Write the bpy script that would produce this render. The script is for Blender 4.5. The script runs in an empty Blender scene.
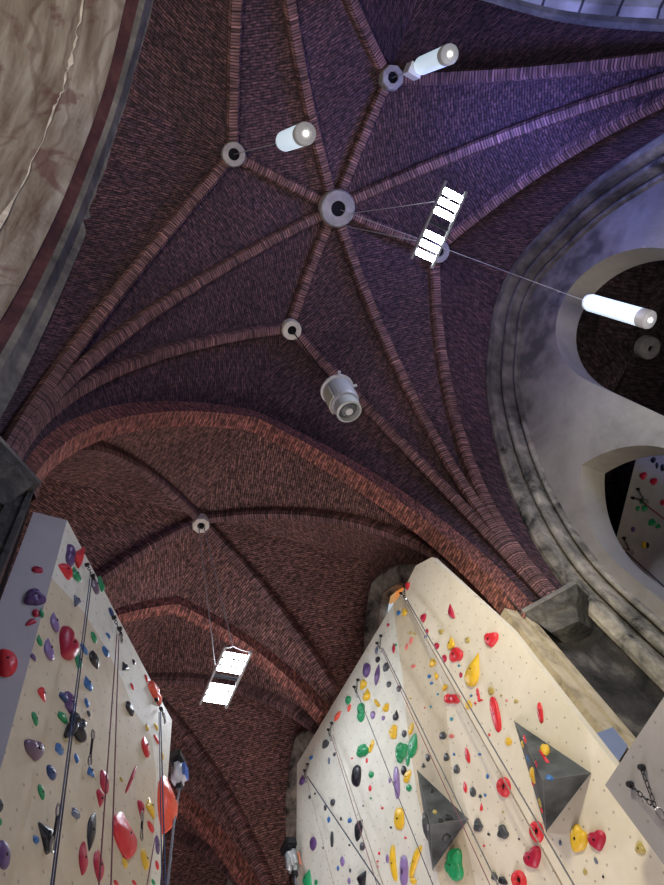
import bpy, bmesh, math, random
from mathutils import Vector, Matrix, noise
from mathutils.geometry import tessellate_polygon
random.seed(7)
SC = bpy.context.scene; COL = SC.collection
V3 = Vector
# ------------------------------------------------------------------ camera
F = 644.0
EYE = V3((0, 0, 1.6))
def rayc(u, v):
    return V3(((u-332)/F, -(v-442.5)/F, -1.)).normalized()
zc = rayc(158, 180.2)
s_ = V3((math.cos(.419), -math.sin(.419), 0)); s_ = (s_ - zc*s_.dot(zc)).normalized()
t_ = zc.cross(s_)
RM = Matrix((s_, t_, zc))                      # camera axes -> world
cam = bpy.data.cameras.new('camera'); co = bpy.data.objects.new('camera', cam); COL.objects.link(co)
co.matrix_world = Matrix.Translation(EYE) @ RM.to_4x4()
cam.sensor_fit = 'VERTICAL'; cam.sensor_height = 24; cam.lens = F/885*24
cam.clip_end = 200
SC.camera = co
def hit(u, v, n, p):                           # where the line of sight meets a wall plane
    d = RM @ rayc(u, v); n = V3(n); p = V3(p)
    return EYE + d*((p-EYE).dot(n)/d.dot(n))
def proj(p):
    q = RM.inverted() @ (V3(p)-EYE); return 332+F*q.x/-q.z, 442.5-F*q.y/-q.z
def atx(u, v, x): return hit(u, v, (1, 0, 0), (x, 0, 0))
def aty(u, v, y): return hit(u, v, (0, 1, 0), (0, y, 0))
def atz(u, v, z): return hit(u, v, (0, 0, 1), (0, 0, z))

# ------------------------------------------------------------------ materials
MATS = {}
def mat(name, col, rough=.6, metal=0, emit=None, estr=0, bump=0, bscale=20, var=0, vscale=4, spec=.5):
    if name in MATS: return MATS[name]
    m = bpy.data.materials.new(name); m.use_nodes = True; nt = m.node_tree; b = nt.nodes['Principled BSDF']
    b.inputs['Base Color'].default_value = (*col, 1); b.inputs['Roughness'].default_value = rough
    b.inputs['Metallic'].default_value = metal; b.inputs['Specular IOR Level'].default_value = spec
    if emit: b.inputs['Emission Color'].default_value = (*emit, 1); b.inputs['Emission Strength'].default_value = estr
    tc = nt.nodes.new('ShaderNodeTexCoord')
    if bump or var:
        n = nt.nodes.new('ShaderNodeTexNoise'); n.inputs['Scale'].default_value = vscale; n.inputs['Detail'].default_value = 6
        nt.links.new(tc.outputs['Object'], n.inputs['Vector'])
        r = nt.nodes.new('ShaderNodeValToRGB')
        r.color_ramp.elements[0].position = .3; r.color_ramp.elements[1].position = .7
        r.color_ramp.elements[0].color = (*[max(0, c*(1-var)) for c in col], 1)
        r.color_ramp.elements[1].color = (*[min(1, c*(1+var)) for c in col], 1)
        nt.links.new(n.outputs['Fac'], r.inputs['Fac']); nt.links.new(r.outputs['Color'], b.inputs['Base Color'])
    if bump:
        n2 = nt.nodes.new('ShaderNodeTexNoise'); n2.inputs['Scale'].default_value = bscale; n2.inputs['Detail'].default_value = 5
        nt.links.new(tc.outputs['Object'], n2.inputs['Vector'])
        bp = nt.nodes.new('ShaderNodeBump'); bp.inputs['Strength'].default_value = bump; bp.inputs['Distance'].default_value = .03
        nt.links.new(n2.outputs['Fac'], bp.inputs['Height']); nt.links.new(bp.outputs['Normal'], b.inputs['Normal'])
    MATS[name] = m; return m

def brick(name, c1, c2, mortar, bw=.25, rh=.085, stain=(.55, .9), sscale=.35, msize=.012):
    m = bpy.data.materials.new(name); m.use_nodes = True; nt = m.node_tree; b = nt.nodes['Principled BSDF']; L = nt.links.new
    uv = nt.nodes.new('ShaderNodeUVMap'); tc = nt.nodes.new('ShaderNodeTexCoord')
    # hand-laid courses wander a little
    wn = nt.nodes.new('ShaderNodeTexNoise'); wn.inputs['Scale'].default_value = 2.2; wn.inputs['Detail'].default_value = 3
    L(uv.outputs[0], wn.inputs['Vector'])
    ws = nt.nodes.new('ShaderNodeVectorMath'); ws.operation = 'SCALE'; ws.inputs['Scale'].default_value = .07
    L(wn.outputs['Color'], ws.inputs[0])
    wa = nt.nodes.new('ShaderNodeVectorMath'); wa.operation = 'ADD'; L(uv.outputs[0], wa.inputs[0]); L(ws.outputs[0], wa.inputs[1])
    br = nt.nodes.new('ShaderNodeTexBrick'); L(wa.outputs[0], br.inputs['Vector'])
    br.inputs['Scale'].default_value = 1; br.inputs['Brick Width'].default_value = bw; br.inputs['Row Height'].default_value = rh
    br.inputs['Mortar Size'].default_value = msize; br.inputs['Mortar Smooth'].default_value = .3; br.inputs['Bias'].default_value = 0
    br.inputs['Color1'].default_value = (*c1, 1); br.inputs['Color2'].default_value = (*c2, 1); br.inputs['Mortar'].default_value = (*mortar, 1)
    n = nt.nodes.new('ShaderNodeTexNoise'); n.inputs['Scale'].default_value = sscale; n.inputs['Detail'].default_value = 7; n.inputs['Roughness'].default_value = .65
    L(tc.outputs['Object'], n.inputs['Vector'])
    mr = nt.nodes.new('ShaderNodeMapRange'); mr.inputs['From Min'].default_value = .3; mr.inputs['From Max'].default_value = .7
    mr.inputs['To Min'].default_value = stain[0]; mr.inputs['To Max'].default_value = stain[1]; L(n.outputs['Fac'], mr.inputs['Value'])
    mx = nt.nodes.new('ShaderNodeMix'); mx.data_type = 'RGBA'; mx.blend_type = 'MULTIPLY'; mx.inputs['Factor'].default_value = 1
    L(br.outputs['Color'], mx.inputs[6]); L(mr.outputs[0], mx.inputs[7])
    # pale salt blooms here and there
    n2 = nt.nodes.new('ShaderNodeTexNoise'); n2.inputs['Scale'].default_value = 1.3; n2.inputs['Detail'].default_value = 8; n2.inputs['Roughness'].default_value = .75
    L(tc.outputs['Object'], n2.inputs['Vector'])
    r2 = nt.nodes.new('ShaderNodeMapRange'); r2.inputs['From Min'].default_value = .69; r2.inputs['From Max'].default_value = .8
    r2.inputs['To Max'].default_value = .35; L(n2.outputs['Fac'], r2.inputs['Value'])
    mx2 = nt.nodes.new('ShaderNodeMix'); mx2.data_type = 'RGBA'; L(r2.outputs[0], mx2.inputs['Factor'])
    # brick-to-brick colour differences
    mp = nt.nodes.new('ShaderNodeMapping'); mp.inputs['Scale'].default_value = (1/bw*1.3, 1/rh*.9, 1); L(wa.outputs[0], mp.inputs['Vector'])
    nb = nt.nodes.new('ShaderNodeTexNoise'); nb.inputs['Scale'].default_value = 1; nb.inputs['Detail'].default_value = 1; L(mp.outputs[0], nb.inputs['Vector'])
    mb = nt.nodes.new('ShaderNodeMapRange'); mb.inputs['From Min'].default_value = .36; mb.inputs['From Max'].default_value = .68; mb.inputs['To Min'].default_value = .45; mb.inputs['To Max'].default_value = 1.75; L(nb.outputs['Fac'], mb.inputs['Value'])
    mx0 = nt.nodes.new('ShaderNodeMix'); mx0.data_type = 'RGBA'; mx0.blend_type = 'MULTIPLY'; mx0.inputs['Factor'].default_value = 1; mx0.clamp_result = False
    L(mx.outputs[2], mx0.inputs[6]); L(mb.outputs[0], mx0.inputs[7])
    L(mx0.outputs[2], mx2.inputs[6]); mx2.inputs[7].default_value = (.35, .27, .24, 1)
    L(mx2.outputs[2], b.inputs['Base Color'])
    b.inputs['Roughness'].default_value = .8; b.inputs['Specular IOR Level'].default_value = .35
    bp = nt.nodes.new('ShaderNodeBump'); bp.inputs['Strength'].default_value = 1; bp.inputs['Distance'].default_value = .03; bp.invert = True
    L(br.outputs['Fac'], bp.inputs['Height'])
    bp2 = nt.nodes.new('ShaderNodeBump'); bp2.inputs['Strength'].default_value = .8; bp2.inputs['Distance'].default_value = .03
    n3 = nt.nodes.new('ShaderNodeTexNoise'); n3.inputs['Scale'].default_value = 7; n3.inputs['Detail'].default_value = 3; L(uv.outputs[0], n3.inputs['Vector'])
    L(n3.outputs['Fac'], bp2.inputs['Height']); L(bp.outputs['Normal'], bp2.inputs['Normal'])
    L(bp2.outputs['Normal'], b.inputs['Normal'])
    MATS[name] = m; return m

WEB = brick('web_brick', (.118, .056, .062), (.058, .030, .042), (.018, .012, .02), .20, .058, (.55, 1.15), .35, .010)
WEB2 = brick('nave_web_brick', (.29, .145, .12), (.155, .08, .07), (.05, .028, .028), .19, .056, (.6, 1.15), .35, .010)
RIB = brick('rib_brick', (.235, .115, .105), (.15, .078, .078), (.035, .022, .028), .6, .060, (.65, 1.1), .8, .010)  # lighter than the webs: light from below put into the brick colour
ARCHB = brick('arch_brick', (.42, .15, .11), (.22, .085, .07), (.10, .055, .05), .20, .06, (.7, 1.1), .8, .010)

def plaster(name, base, dark, light, scale=1.2, lo=.35, hi=.65, bump=.25, streak=None):
    m = bpy.data.materials.new(name); m.use_nodes = True; nt = m.node_tree; b = nt.nodes['Principled BSDF']; L = nt.links.new
    tc = nt.nodes.new('ShaderNodeTexCoord'); src = tc.outputs['Object']
    if streak:
        mp = nt.nodes.new('ShaderNodeMapping'); mp.inputs['Scale'].default_value = streak; L(src, mp.inputs['Vector']); src = mp.outputs[0]
    n = nt.nodes.new('ShaderNodeTexNoise'); n.inputs['Scale'].default_value = scale; n.inputs['Detail'].default_value = 9; n.inputs['Roughness'].default_value = .65
    n.inputs['Distortion'].default_value = .4
    L(src, n.inputs['Vector'])
    r = nt.nodes.new('ShaderNodeValToRGB'); e = r.color_ramp.elements
    e[0].position = lo; e[0].color = (*dark, 1); e[1].position = hi; e[1].color = (*light, 1)
    k = e.new((lo+hi)/2); k.color = (*base, 1)
    L(n.outputs['Fac'], r.inputs['Fac']); L(r.outputs[0], b.inputs['Base Color'])
    b.inputs['Roughness'].default_value = .9; b.inputs['Specular IOR Level'].default_value = .2
    n2 = nt.nodes.new('ShaderNodeTexNoise'); n2.inputs['Scale'].default_value = 9; n2.inputs['Detail'].default_value = 6; L(tc.outputs['Object'], n2.inputs['Vector'])
    bp = nt.nodes.new('ShaderNodeBump'); bp.inputs['Strength'].default_value = bump; bp.inputs['Distance'].default_value = .05
    L(n2.outputs['Fac'], bp.inputs['Height']); L(bp.outputs[0], b.inputs['Normal'])
    MATS[name] = m; return m
TYMP = plaster('grey_plaster', (.30, .275, .24), (.22, .20, .175), (.37, .34, .295), .8, .3, .7, .2)
STONE = plaster('stained_stone', (.26, .24, .20), (.035, .033, .032), (.50, .45, .36), 1.5, .36, .66, .6)
STONE_L = plaster('grey_stone', (.13, .125, .12), (.045, .045, .05), (.26, .24, .21), 1.2, .3, .7, .4)
CREAM = plaster('cream_stone', (.50, .42, .29), (.20, .16, .11), (.62, .54, .40), 2.2, .3, .7, .3)
STONE_E = plaster('arch_stone', (.26, .24, .20), (.035, .033, .032), (.50, .45, .36), 1.5, .36, .66, .6)
STONE_D = plaster('corbel_stone', (.07, .068, .066), (.022, .022, .024), (.17, .16, .14), 2.5, .3, .7, .9)
DARKST = plaster('soot_shade_stone', (.055, .05, .048), (.02, .02, .02), (.17, .155, .135), 1.6, .35, .72, .8)
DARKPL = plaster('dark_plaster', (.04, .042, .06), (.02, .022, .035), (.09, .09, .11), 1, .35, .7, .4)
# wood/t-nut climbing panels : dots on a staggered grid
def panelmat(name, col, col2, dot=(.12, .10, .08), axis='x'):
    m = bpy.data.materials.new(name); m.use_nodes = True; nt = m.node_tree; b = nt.nodes['Principled BSDF']; L = nt.links.new
    uv = nt.nodes.new('ShaderNodeUVMap')
    n = nt.nodes.new('ShaderNodeTexNoise'); n.inputs['Scale'].default_value = 3; n.inputs['Detail'].default_value = 9; n.inputs['Roughness'].default_value = .7
    L(uv.outputs[0], n.inputs['Vector'])
    r = nt.nodes.new('ShaderNodeValToRGB'); e = r.color_ramp.elements
    e[0].position = .3; e[0].color = (*col2, 1); e[1].position = .62; e[1].color = (*col, 1)
    L(n.outputs['Fac'], r.inputs['Fac'])
    vo = nt.nodes.new('ShaderNodeTexVoronoi'); vo.inputs['Scale'].default_value = 4.2; vo.inputs['Randomness'].default_value = .45; vo.voronoi_dimensions = '2D'
    L(uv.outputs[0], vo.inputs['Vector'])
    lt = nt.nodes.new('ShaderNodeMath'); lt.operation = 'LESS_THAN'; lt.inputs[1].default_value = .062; L(vo.outputs['Distance'], lt.inputs[0])
    mu = nt.nodes.new('ShaderNodeMath'); mu.operation = 'MULTIPLY'; mu.inputs[1].default_value = .5; L(lt.outputs[0], mu.inputs[0])
    mx = nt.nodes.new('ShaderNodeMix'); mx.data_type = 'RGBA'; L(mu.outputs[0], mx.inputs['Factor']); L(r.outputs[0], mx.inputs[6]); mx.inputs[7].default_value = (*dot, 1)
    L(mx.outputs[2], b.inputs['Base Color']); b.inputs['Roughness'].default_value = .7
    MATS[name] = m; return m
P_BEIGE = panelmat('beige_panel', (.60, .52, .375), (.50, .43, .30))
P_WHITE = panelmat('white_panel', (.70, .69, .60), (.60, .59, .50))
P_CREAM = panelmat('cream_panel', (.74, .68, .55), (.66, .60, .47))
P_GREY = panelmat('grey_panel', (.27, .255, .26), (.24, .225, .23))
P_GREY2 = mat('side_grey', (.44, .42, .43), .7, var=.06, vscale=2)
PYR = mat('pyramid_grey', (.075, .082, .082), .75, bump=.3, bscale=10, var=.85, vscale=2.2, spec=.2)
HC = dict(crimson=(.42, .012, .045), red=(.62, .025, .035), orange=(.78, .10, .05), purple=(.10, .05, .17), lilac=(.24, .16, .36), mauve=(.16, .10, .16),
          green=(.015, .27, .10), blue=(.03, .14, .38), navy=(.015, .045, .15), black=(.012, .013, .018), grey=(.055, .06, .065), yellow=(.72, .46, .03),
          olive=(.42, .33, .09), teal=(.04, .28, .36), pink=(.70, .16, .14), slate=(.12, .15, .22))
HM = {k: mat('hold_'+k, c, .42, bump=.12, bscale=30, var=.12, vscale=9) for k, c in HC.items()}
STEEL = mat('steel', (.45, .45, .47), .3, 1)
DARKM = mat('dark_metal', (.03, .03, .035), .4, .6)
WHITEP = mat('white_paint', (.7, .7, .7), .4)
LED = mat('led_bar', (1, 1, 1), .4, emit=(.86, .92, 1), estr=30)
TUBE = mat('tube_glow', (.8, .9, 1), .3, emit=(.70, .86, 1), estr=.62)
TUBECAP = mat('tube_cap', (.25, .23, .22), .5, emit=(.75, .72, .7), estr=.12)
TUBELED = mat('tube_led', (1, 1, 1), .4, emit=(1, .95, .9), estr=6)

# ------------------------------------------------------------------ mesh helpers
def link(name, bm, m, parent=None, smooth=False):
    me = bpy.data.meshes.new(name)
    bmesh.ops.recalc_face_normals(bm, faces=bm.faces)
    if smooth:
        for f in bm.faces: f.smooth = True
    bm.to_mesh(me); bm.free(); me.materials.append(m)
    o = bpy.data.objects.new(name, me); COL.objects.link(o)
    if parent: o.parent = parent; o.matrix_parent_inverse = Matrix.Identity(4)
    return o
def recentre(o, p):
    """put a mesh object's own origin at p"""
    p = V3(p); o.data.transform(Matrix.Translation(-p)); o.location = p
def struct(o): o['kind'] = 'structure'; return o
def tag(o, label, cat, group=None):
    o['label'] = label; o['category'] = cat
    if group: o['group'] = group
    return o
def empty(name, loc):
    o = bpy.data.objects.new(name, None); o.location = loc; COL.objects.link(o); o.empty_display_size = .1; return o
def kid(o, parent):
    """parent a mesh built in world coordinates under an Empty"""
    o.data.transform(Matrix.Translation(-parent.location)) if o.data.users == 1 else None
    o.parent = parent; return o
def quadgrid(bm, rows, uvf=None, closed=False):
    uvl = bm.loops.layers.uv.verify()
    vs = [[bm.verts.new(p) for p in r] for r in rows]
    n = len(rows[0])
    for i in range(len(rows)-1):
        for j in range(n if closed else n-1):
            k = (j+1) % n
            try: f = bm.faces.new((vs[i][j], vs[i][k], vs[i+1][k], vs[i+1][j]))
            except ValueError: continue
            if uvf:
                for lp, (a, b) in zip(f.loops, ((i, j), (i, j+1), (i+1, j+1), (i+1, j))): lp[uvl].uv = uvf(a, b)
    return vs
def box(bm, lo, hi, M=None):
    r = bmesh.ops.create_cube(bm, size=1)
    c = (V3(lo)+V3(hi))/2; d = V3(hi)-V3(lo)
    for v in r['verts']:
        p = V3((v.co.x*d.x, v.co.y*d.y, v.co.z*d.z))+c
        v.co = M @ p if M else p
def frame(axis):
    a = V3(axis).normalized(); h = V3((0, 0, 1)) if abs(a.z) < .9 else V3((1, 0, 0))
    x = h.cross(a).normalized(); return x, a.cross(x), a
def tube(bm, pts, r, n=8, caps=True):
    pts = [V3(p) for p in pts]; rows = []
    for i, p in enumerate(pts):
        d = pts[min(i+1, len(pts)-1)]-pts[max(i-1, 0)]
        x, y, a = frame(d); rr = r[i] if isinstance(r, (list, tuple)) else r
        rows.append([p+(x*math.cos(2*math.pi*k/n)+y*math.sin(2*math.pi*k/n))*rr for k in range(n)])
    vs = quadgrid(bm, rows, closed=True)
    if caps: bm.faces.new(vs[0]); bm.faces.new(vs[-1])
def ring(bm, c, axis, ro, ri, th, n=24):
    x, y, a = frame(axis); c = V3(c); rows = []
    for r, h in ((ri, -th/2), (ro*.93, -th/2), (ro, -th*.25), (ro, th/2), (ri, th/2), (ri, -th/2)):
        rows.append([c+a*h+(x*math.cos(2*math.pi*k/n)+y*math.sin(2*math.pi*k/n))*r for k in range(n)])
    quadgrid(bm, rows, closed=True); bmesh.ops.remove_doubles(bm, verts=bm.verts, dist=1e-5)
def prism(bm, poly, ex, uv=None):
    """polygon (3D points) pushed along ex"""
    ex = V3(ex); poly = [V3(p) for p in poly]
    a = [bm.verts.new(p) for p in poly]; b = [bm.verts.new(p+ex) for p in poly]
    tri = tessellate_polygon([poly]); fs = []
    for t in tri: fs.append(bm.faces.new([a[i] for i in t])); fs.append(bm.faces.new([b[i] for i in t]))
    for i in range(len(a)): fs.append(bm.faces.new((a[i], a[(i+1) % len(a)], b[(i+1) % len(a)], b[i])))
    if uv:
        l = bm.loops.layers.uv.verify()
        for f in fs:
            for lp in f.loops: lp[l].uv = uv(lp.vert.co)
def planar(bm, f):
    l = bm.loops.layers.uv.verify()
    for fa in bm.faces:
        for lp in fa.loops: lp[l].uv = f(lp.vert.co)
def holed(bm, outer, holes, to3, depth):
    """wall face with holes and their reveals; 2D -> 3D by to3(a,b,d)"""
    es = []
    for q in [outer]+holes:
        c = []
        for p in q:
            if not c or math.hypot(p[0]-c[-1][0], p[1]-c[-1][1]) > 1e-3: c.append(p)
        if math.hypot(c[0][0]-c[-1][0], c[0][1]-c[-1][1]) < 1e-3: c.pop()
        vs = [bm.verts.new(to3(p[0], p[1], 0)) for p in c]
        es += [bm.edges.new((vs[i], vs[(i+1) % len(vs)])) for i in range(len(vs))]
    bmesh.ops.triangle_fill(bm, edges=es, use_beauty=True)
def reveal(bm, hole, to3, d0, d1):
    a = [to3(p[0], p[1], d0) for p in hole]+[to3(hole[0][0], hole[0][1], d0)]
    b = [to3(p[0], p[1], d1) for p in hole]+[to3(hole[0][0], hole[0][1], d1)]
    quadgrid(bm, [a, b])

# ------------------------------------------------------------------ vault curves
NS = 28
def arc(c, b, n=NS):
    c = V3(c); b = V3(b); L = math.hypot(b.x-c.x, b.y-c.y); r = b.z-c.z; R = (L*L+r*r)/2/L; tm = math.atan2(r, R-L)
    return [V3((c.x+(b.x-c.x)*R*(1-math.cos(tm*i/n))/L, c.y+(b.y-c.y)*R*(1-math.cos(tm*i/n))/L, c.z+R*math.sin(tm*i/n))) for i in range(n+1)]
def alen(p):
    o = [0]
    for i in range(1, len(p)): o.append(o[-1]+(p[i]-p[i-1]).length)
    return o
def web(name, A, B, m, bulge=.18, across=10):
    bm = bmesh.new(); rows = []; la = alen(A); lb = alen(B)
    for i in range(len(A)):
        w = (B[i]-A[i]).length
        rows.append([A[i].lerp(B[i], s/across)+V3((0, 0, bulge*min(1, w/3)*math.sin(math.pi*s/across))) for s in range(across+1)])
    def uv(i, j):
        w = (B[i]-A[i]).length; return ((j/across-.5)*w+50, la[i]*(1-j/across)+lb[i]*j/across)
    quadgrid(bm, rows, uv); return struct(link(name, bm, m, smooth=True))
tn = [0]
def rib(path, side, w=.27, d=.26, m=None, down=None, up=.1):
    """brick rib of rectangular section with chamfered edges, hung under the web"""
    side = V3(side).normalized(); bm = bmesh.new(); rows = []; L = alen(path)
    prof = [(-.5*w, up), (-.5*w, -d*.62), (-.33*w, -d), (.33*w, -d), (.5*w, -d*.62), (.5*w, up)]
    pu = [0, .3, .38, .38+w*.66, .38+w*.66+.08, .7+w]
    for i, p in enumerate(path):
        T = (path[min(i+1, len(path)-1)]-path[max(i-1, 0)]).normalized(); dn = side.cross(T).normalized()
        if dn.z < 0: dn = -dn
        if i < 3 and down is not None: dn = -V3(down)
        # dn points up/outward
        rows.append([p+side*a+dn*b for a, b in prof])
    quadgrid(bm, rows, lambda i, j: (pu[j]+5, L[i])); tn[0] += 1
    return struct(link('trim_%d' % tn[0], bm, m or RIB))
def ribto(c, b, w=.27, d=.26, m=None):
    p = arc(c, b); p.insert(0, p[0]-V3((0, 0, .4))); h = V3((b[0]-c[0], b[1]-c[1], 0)).normalized()
    return rib(p, (h.y, -h.x, 0), w, d, m, down=(h.x, h.y, 0))
def ridge(a, b, w=.24, d=.2, sag=.1):
    a = V3(a); b = V3(b); h = (b-a).normalized()
    p = [a.lerp(b, i/10)+V3((0, 0, sag*math.sin(math.pi*i/10))) for i in range(11)]
    return rib(p, (h.y, -h.x, 0), w, d)

ZS = 9.85
X0, X1, Y0, Y1 = -.72, 8.25, -5.9, 3.8
bC = atz(334, 208, 17.0); bW = atz(232, 155, 16.7); bN = atz(387, 80, 16.7); bS = atz(289, 327, 16.7); bE = atz(433, 250, 16.7)
C1 = (X0, Y1, ZS); C2 = (X1, Y1, ZS); C3 = (X1, Y0, ZS); C4 = (X0, Y0, ZS)
# side arch outline: half span -> height, pointed top
HALF = [(0, 16.65), (.6, 16.52), (1.24, 16.15), (2.55, 15.05), (3.69, 13.2), (4.35, 11.5), (4.66, 10.1), (4.72, 9.0)]
def cat(pts, n):
    """catmull-rom resample to n+1 points"""
    P = [pts[0]]+list(pts)+[pts[-1]]; out = []; seg = len(pts)-1
    for i in range(n+1):
        t = i/n*seg; k = min(int(t), seg-1); u = t-k; a, b, c, d = P[k:k+4]
        out.append(tuple(.5*((2*b[q])+(-a[q]+c[q])*u+(2*a[q]-5*b[q]+4*c[q]-d[q])*u*u+(-a[q]+3*b[q]-3*c[q]+d[q])*u**3) for q in range(2)))
    return out
CY = -1.15; CX = 3.77
halfs = cat(HALF[::-1], NS)                    # from springing to apex
XW, XE, YN, YS = -1.05, 8.5, -5.95, 3.95
def sidearc(k, s):
    if k == 'W': return [V3((XW, CY+s*d, z)) for d, z in halfs]
    if k == 'E': return [V3((XE, CY+s*d, z)) for d, z in halfs]
    if k == 'N': return [V3((CX+s*d*.97, YN, z)) for d, z in halfs]
sApex = (3.62, YS, 16.15)
def south(s): return arc((X0+.25 if s < 0 else X1-.3, YS, ZS), sApex)
# webs of the crossing bay
for c, t1, t2, wa, wb, s1, s2 in ((C1, bW, bS, 'W', None, 1, -1), (C2, bE, bS, 'E', None, 1, 1), (C3, bE, bN, 'E', 'N', -1, 1), (C4, bW, bN, 'W', 'N', -1, -1)):
    A, D, B = arc(c, t1), arc(c, bC), arc(c, t2)
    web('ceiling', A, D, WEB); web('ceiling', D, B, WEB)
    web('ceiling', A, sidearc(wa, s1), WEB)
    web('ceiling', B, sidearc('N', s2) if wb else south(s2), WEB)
    for b in (t1, bC, t2): ribto(c, b, .25, .22)
for b in (bW, bN, bS, bE): ridge(bC, b)

# ------------------------------------------------------------------ nave bays behind the big arch
NW, NE = -.3, 7.75
ya = 4.3; pitch = 5.05
apS = V3((3.62, 0, 15.6)); apT = V3((3.5, 0, 15.35))
def transv(y0, y1, apx, zs, m, name='trim'):
    """transverse arch: soffit band and its two upright faces"""
    def half(y, s, off=0): return arc((NW-off if s < 0 else NE-.3+off, y, zs+off), (apx.x, y, apx.z+off))
    bm = bmesh.new(); full = half(y0, -1)+half(y0, 1)[::-1][1:]; L = alen(full)
    up = half(y0, -1, .75)+half(y0, 1, .75)[::-1][1:]
    rows = []
    for p, q in zip(full, up):
        rows.append([V3((q.x, y0, q.z)), V3((p.x, y0, p.z)), V3((p.x, y0+(y1-y0)*.5, p.z)), V3((p.x, y1, p.z)), V3((q.x, y1, q.z))])
    us = [0, .9, .9+(y1-y0)/2, .9+(y1-y0), 1.8+(y1-y0)]
    quadgrid(bm, rows, lambda i, j: (us[j], L[i])); tn[0] += 1
    return struct(link('trim_%d' % tn[0], bm, m))
transv(YS, ya, apS, 9.3, ARCHB)
bosses2 = []
for k in range(4):
    ys = ya+k*pitch; ye = ys+pitch-.3
    cy = ys+2.6 if k else atz(200, 518, 16).y
    boss = V3((3.40, cy, 16.0)) if k else atz(200, 518, 16.0); bosses2.append(boss)
    zs = 9.4 if k else 9.9
    a, b, c, d = (NW-.12, ys, zs+.45), (NE, ys, zs+.2), (NE, ye, 9.4), (NW, ye, 9.4)
    n0 = (3.62 if k == 0 else 3.5, ys, 15.9); n1 = (3.5, ye, 15.7)
    wE = (NE+.1, (ys+ye)/2, 15.4); wW = (NW-.1, (ys+ye)/2, 15.4)
    Aa, Ab, Ac, Ad = arc(a, boss), arc(b, boss), arc(c, boss), arc(d, boss)
    for P, Q in ((Aa, arc(a, n0)), (Ab, arc(b, n0)), (Ac, arc(c, n1)), (Ad, arc(d, n1)), (Ab, arc(b, wE)), (Ac, arc(c, wE)), (Aa, arc(a, wW)), (Ad, arc(d, wW))):
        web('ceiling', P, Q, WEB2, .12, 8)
    for q in (a, b, c, d): ribto(q, boss, .22, .22)
    transv(ye, ye+.3, apT, 9.3, ARCHB)

# ------------------------------------------------------------------ bosses
def bossring(p, ro, ri, label, n=24, m=None):
    bm = bmesh.new(); ring(bm, (0, 0, -.14), (0, 0, 1), ro, ri, .26, n)
    o = link('vault_boss', bm, m or MATS['boss_stone']); o.location = p-V3((0, 0, .14)); tag(o, label, 'vault boss', 'stone boss rings of the vault')
    o2 = bmesh.new(); bmesh.ops.create_circle(o2, cap_ends=True, radius=ri*1.02, segments=20)
    h = link('opening', o2, mat('hole_shade_black', (.012, .012, .015), 1, spec=0), o); h.location = (0, 0, -.2)  # black disc closes the ring, its colour standing in for the hole's darkness
plaster('boss_stone', (.27, .25, .25), (.17, .16, .17), (.36, .34, .33), 3, .3, .7, .3)
plaster('boss_pale', (.55, .50, .42), (.40, .36, .30), (.65, .6, .5), 3, .3, .7, .3)
bossring(bC, .41, .17, 'large round grey stone ring at the centre of the star vault')
bossring(bW, .25, .12, 'small stone ring left of the central ring, where the left tube lamp hangs', 16)
bossring(bN, .255, .12, 'octagonal stone ring at the top of the vault, beside the upper tube lamp', 8)
bossring(bS, .24, .11, 'small pale stone ring below the central ring, above the hanging projector', 12, MATS['boss_pale'])
bossring(bE, .27, .12, 'stone ring right of the central ring, behind the bright lamp grid', 16)
for i, b in enumerate(bosses2[:2]):
    bossring(b, .22, .095, ['white octagonal stone ring in the low vault past the wide brick arch', 'far stone ring of the nave vault behind the left climbing wall'][i], 8, MATS['boss_pale'])

# ------------------------------------------------------------------ side arches : mouldings, tympanum, barrel
def outline(inset, z0=0, n=44):
    """(offset, z) outline of the side arch pulled in by inset, from right foot over the apex to left foot"""
    h = [(4.72, z0)]+cat(HALF[::-1], n)
    # shift along the inward normal
    out = []
    for i, p in enumerate(h):
        q0 = h[max(i-1, 0)]; q1 = h[min(i+1, len(h)-1)]
        tx, tz = q1[0]-q0[0], q1[1]-q0[1]; l = math.hypot(tx, tz) or 1
        nx, nz = -tz/l, tx/l
        out.append((p[0]+nx*inset, p[1]+nz*inset))
    k = next((i for i, q in enumerate(out) if q[0] < .04), len(out)-1)
    zc_ = out[k-1][1]+out[k-1][0]*.2
    out = out[:k]+[(0, zc_)]*(len(out)-k)
    out[-1] = (0, zc_)
    return out+[(-a, b) for a, b in out[::-1][1:]]
def sweep(name, prof, side, m, z0=0):
    """prof: list of (inset, depth)"""
    cols = [outline(i, z0) for i, d in prof]; bm = bmesh.new(); rows = []
    acc = [0]
    for k in range(1, len(cols[0])): acc.append(acc[-1]+math.hypot(cols[0][k][0]-cols[0][k-1][0], cols[0][k][1]-cols[0][k-1][1]))
    pa = [0]
    for k in range(1, len(prof)): pa.append(pa[-1]+math.hypot(prof[k][0]-prof[k-1][0], prof[k][1]-prof[k-1][1]))
    for k in range(len(cols[0])):
        r = []
        for (ins, dp), c in zip(prof, cols):
            a, z = c[k]
            r.append(V3((dp, CY+a, z)) if side in 'EW' else V3((CX+a*.97, dp, z)))
        rows.append(r)
    quadgrid(bm, rows, lambda i, j: (pa[j], acc[i])); tn[0] += 1
    return struct(link(name or 'trim_%d' % tn[0], bm, m, smooth=(name == 'ceiling_west')))
def roll(c, r, a0, a1, n=6): return [(c[0]+r*math.cos(a0+(a1-a0)*k/n), c[1]+r*math.sin(a0+(a1-a0)*k/n)) for k in range(n+1)]
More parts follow.
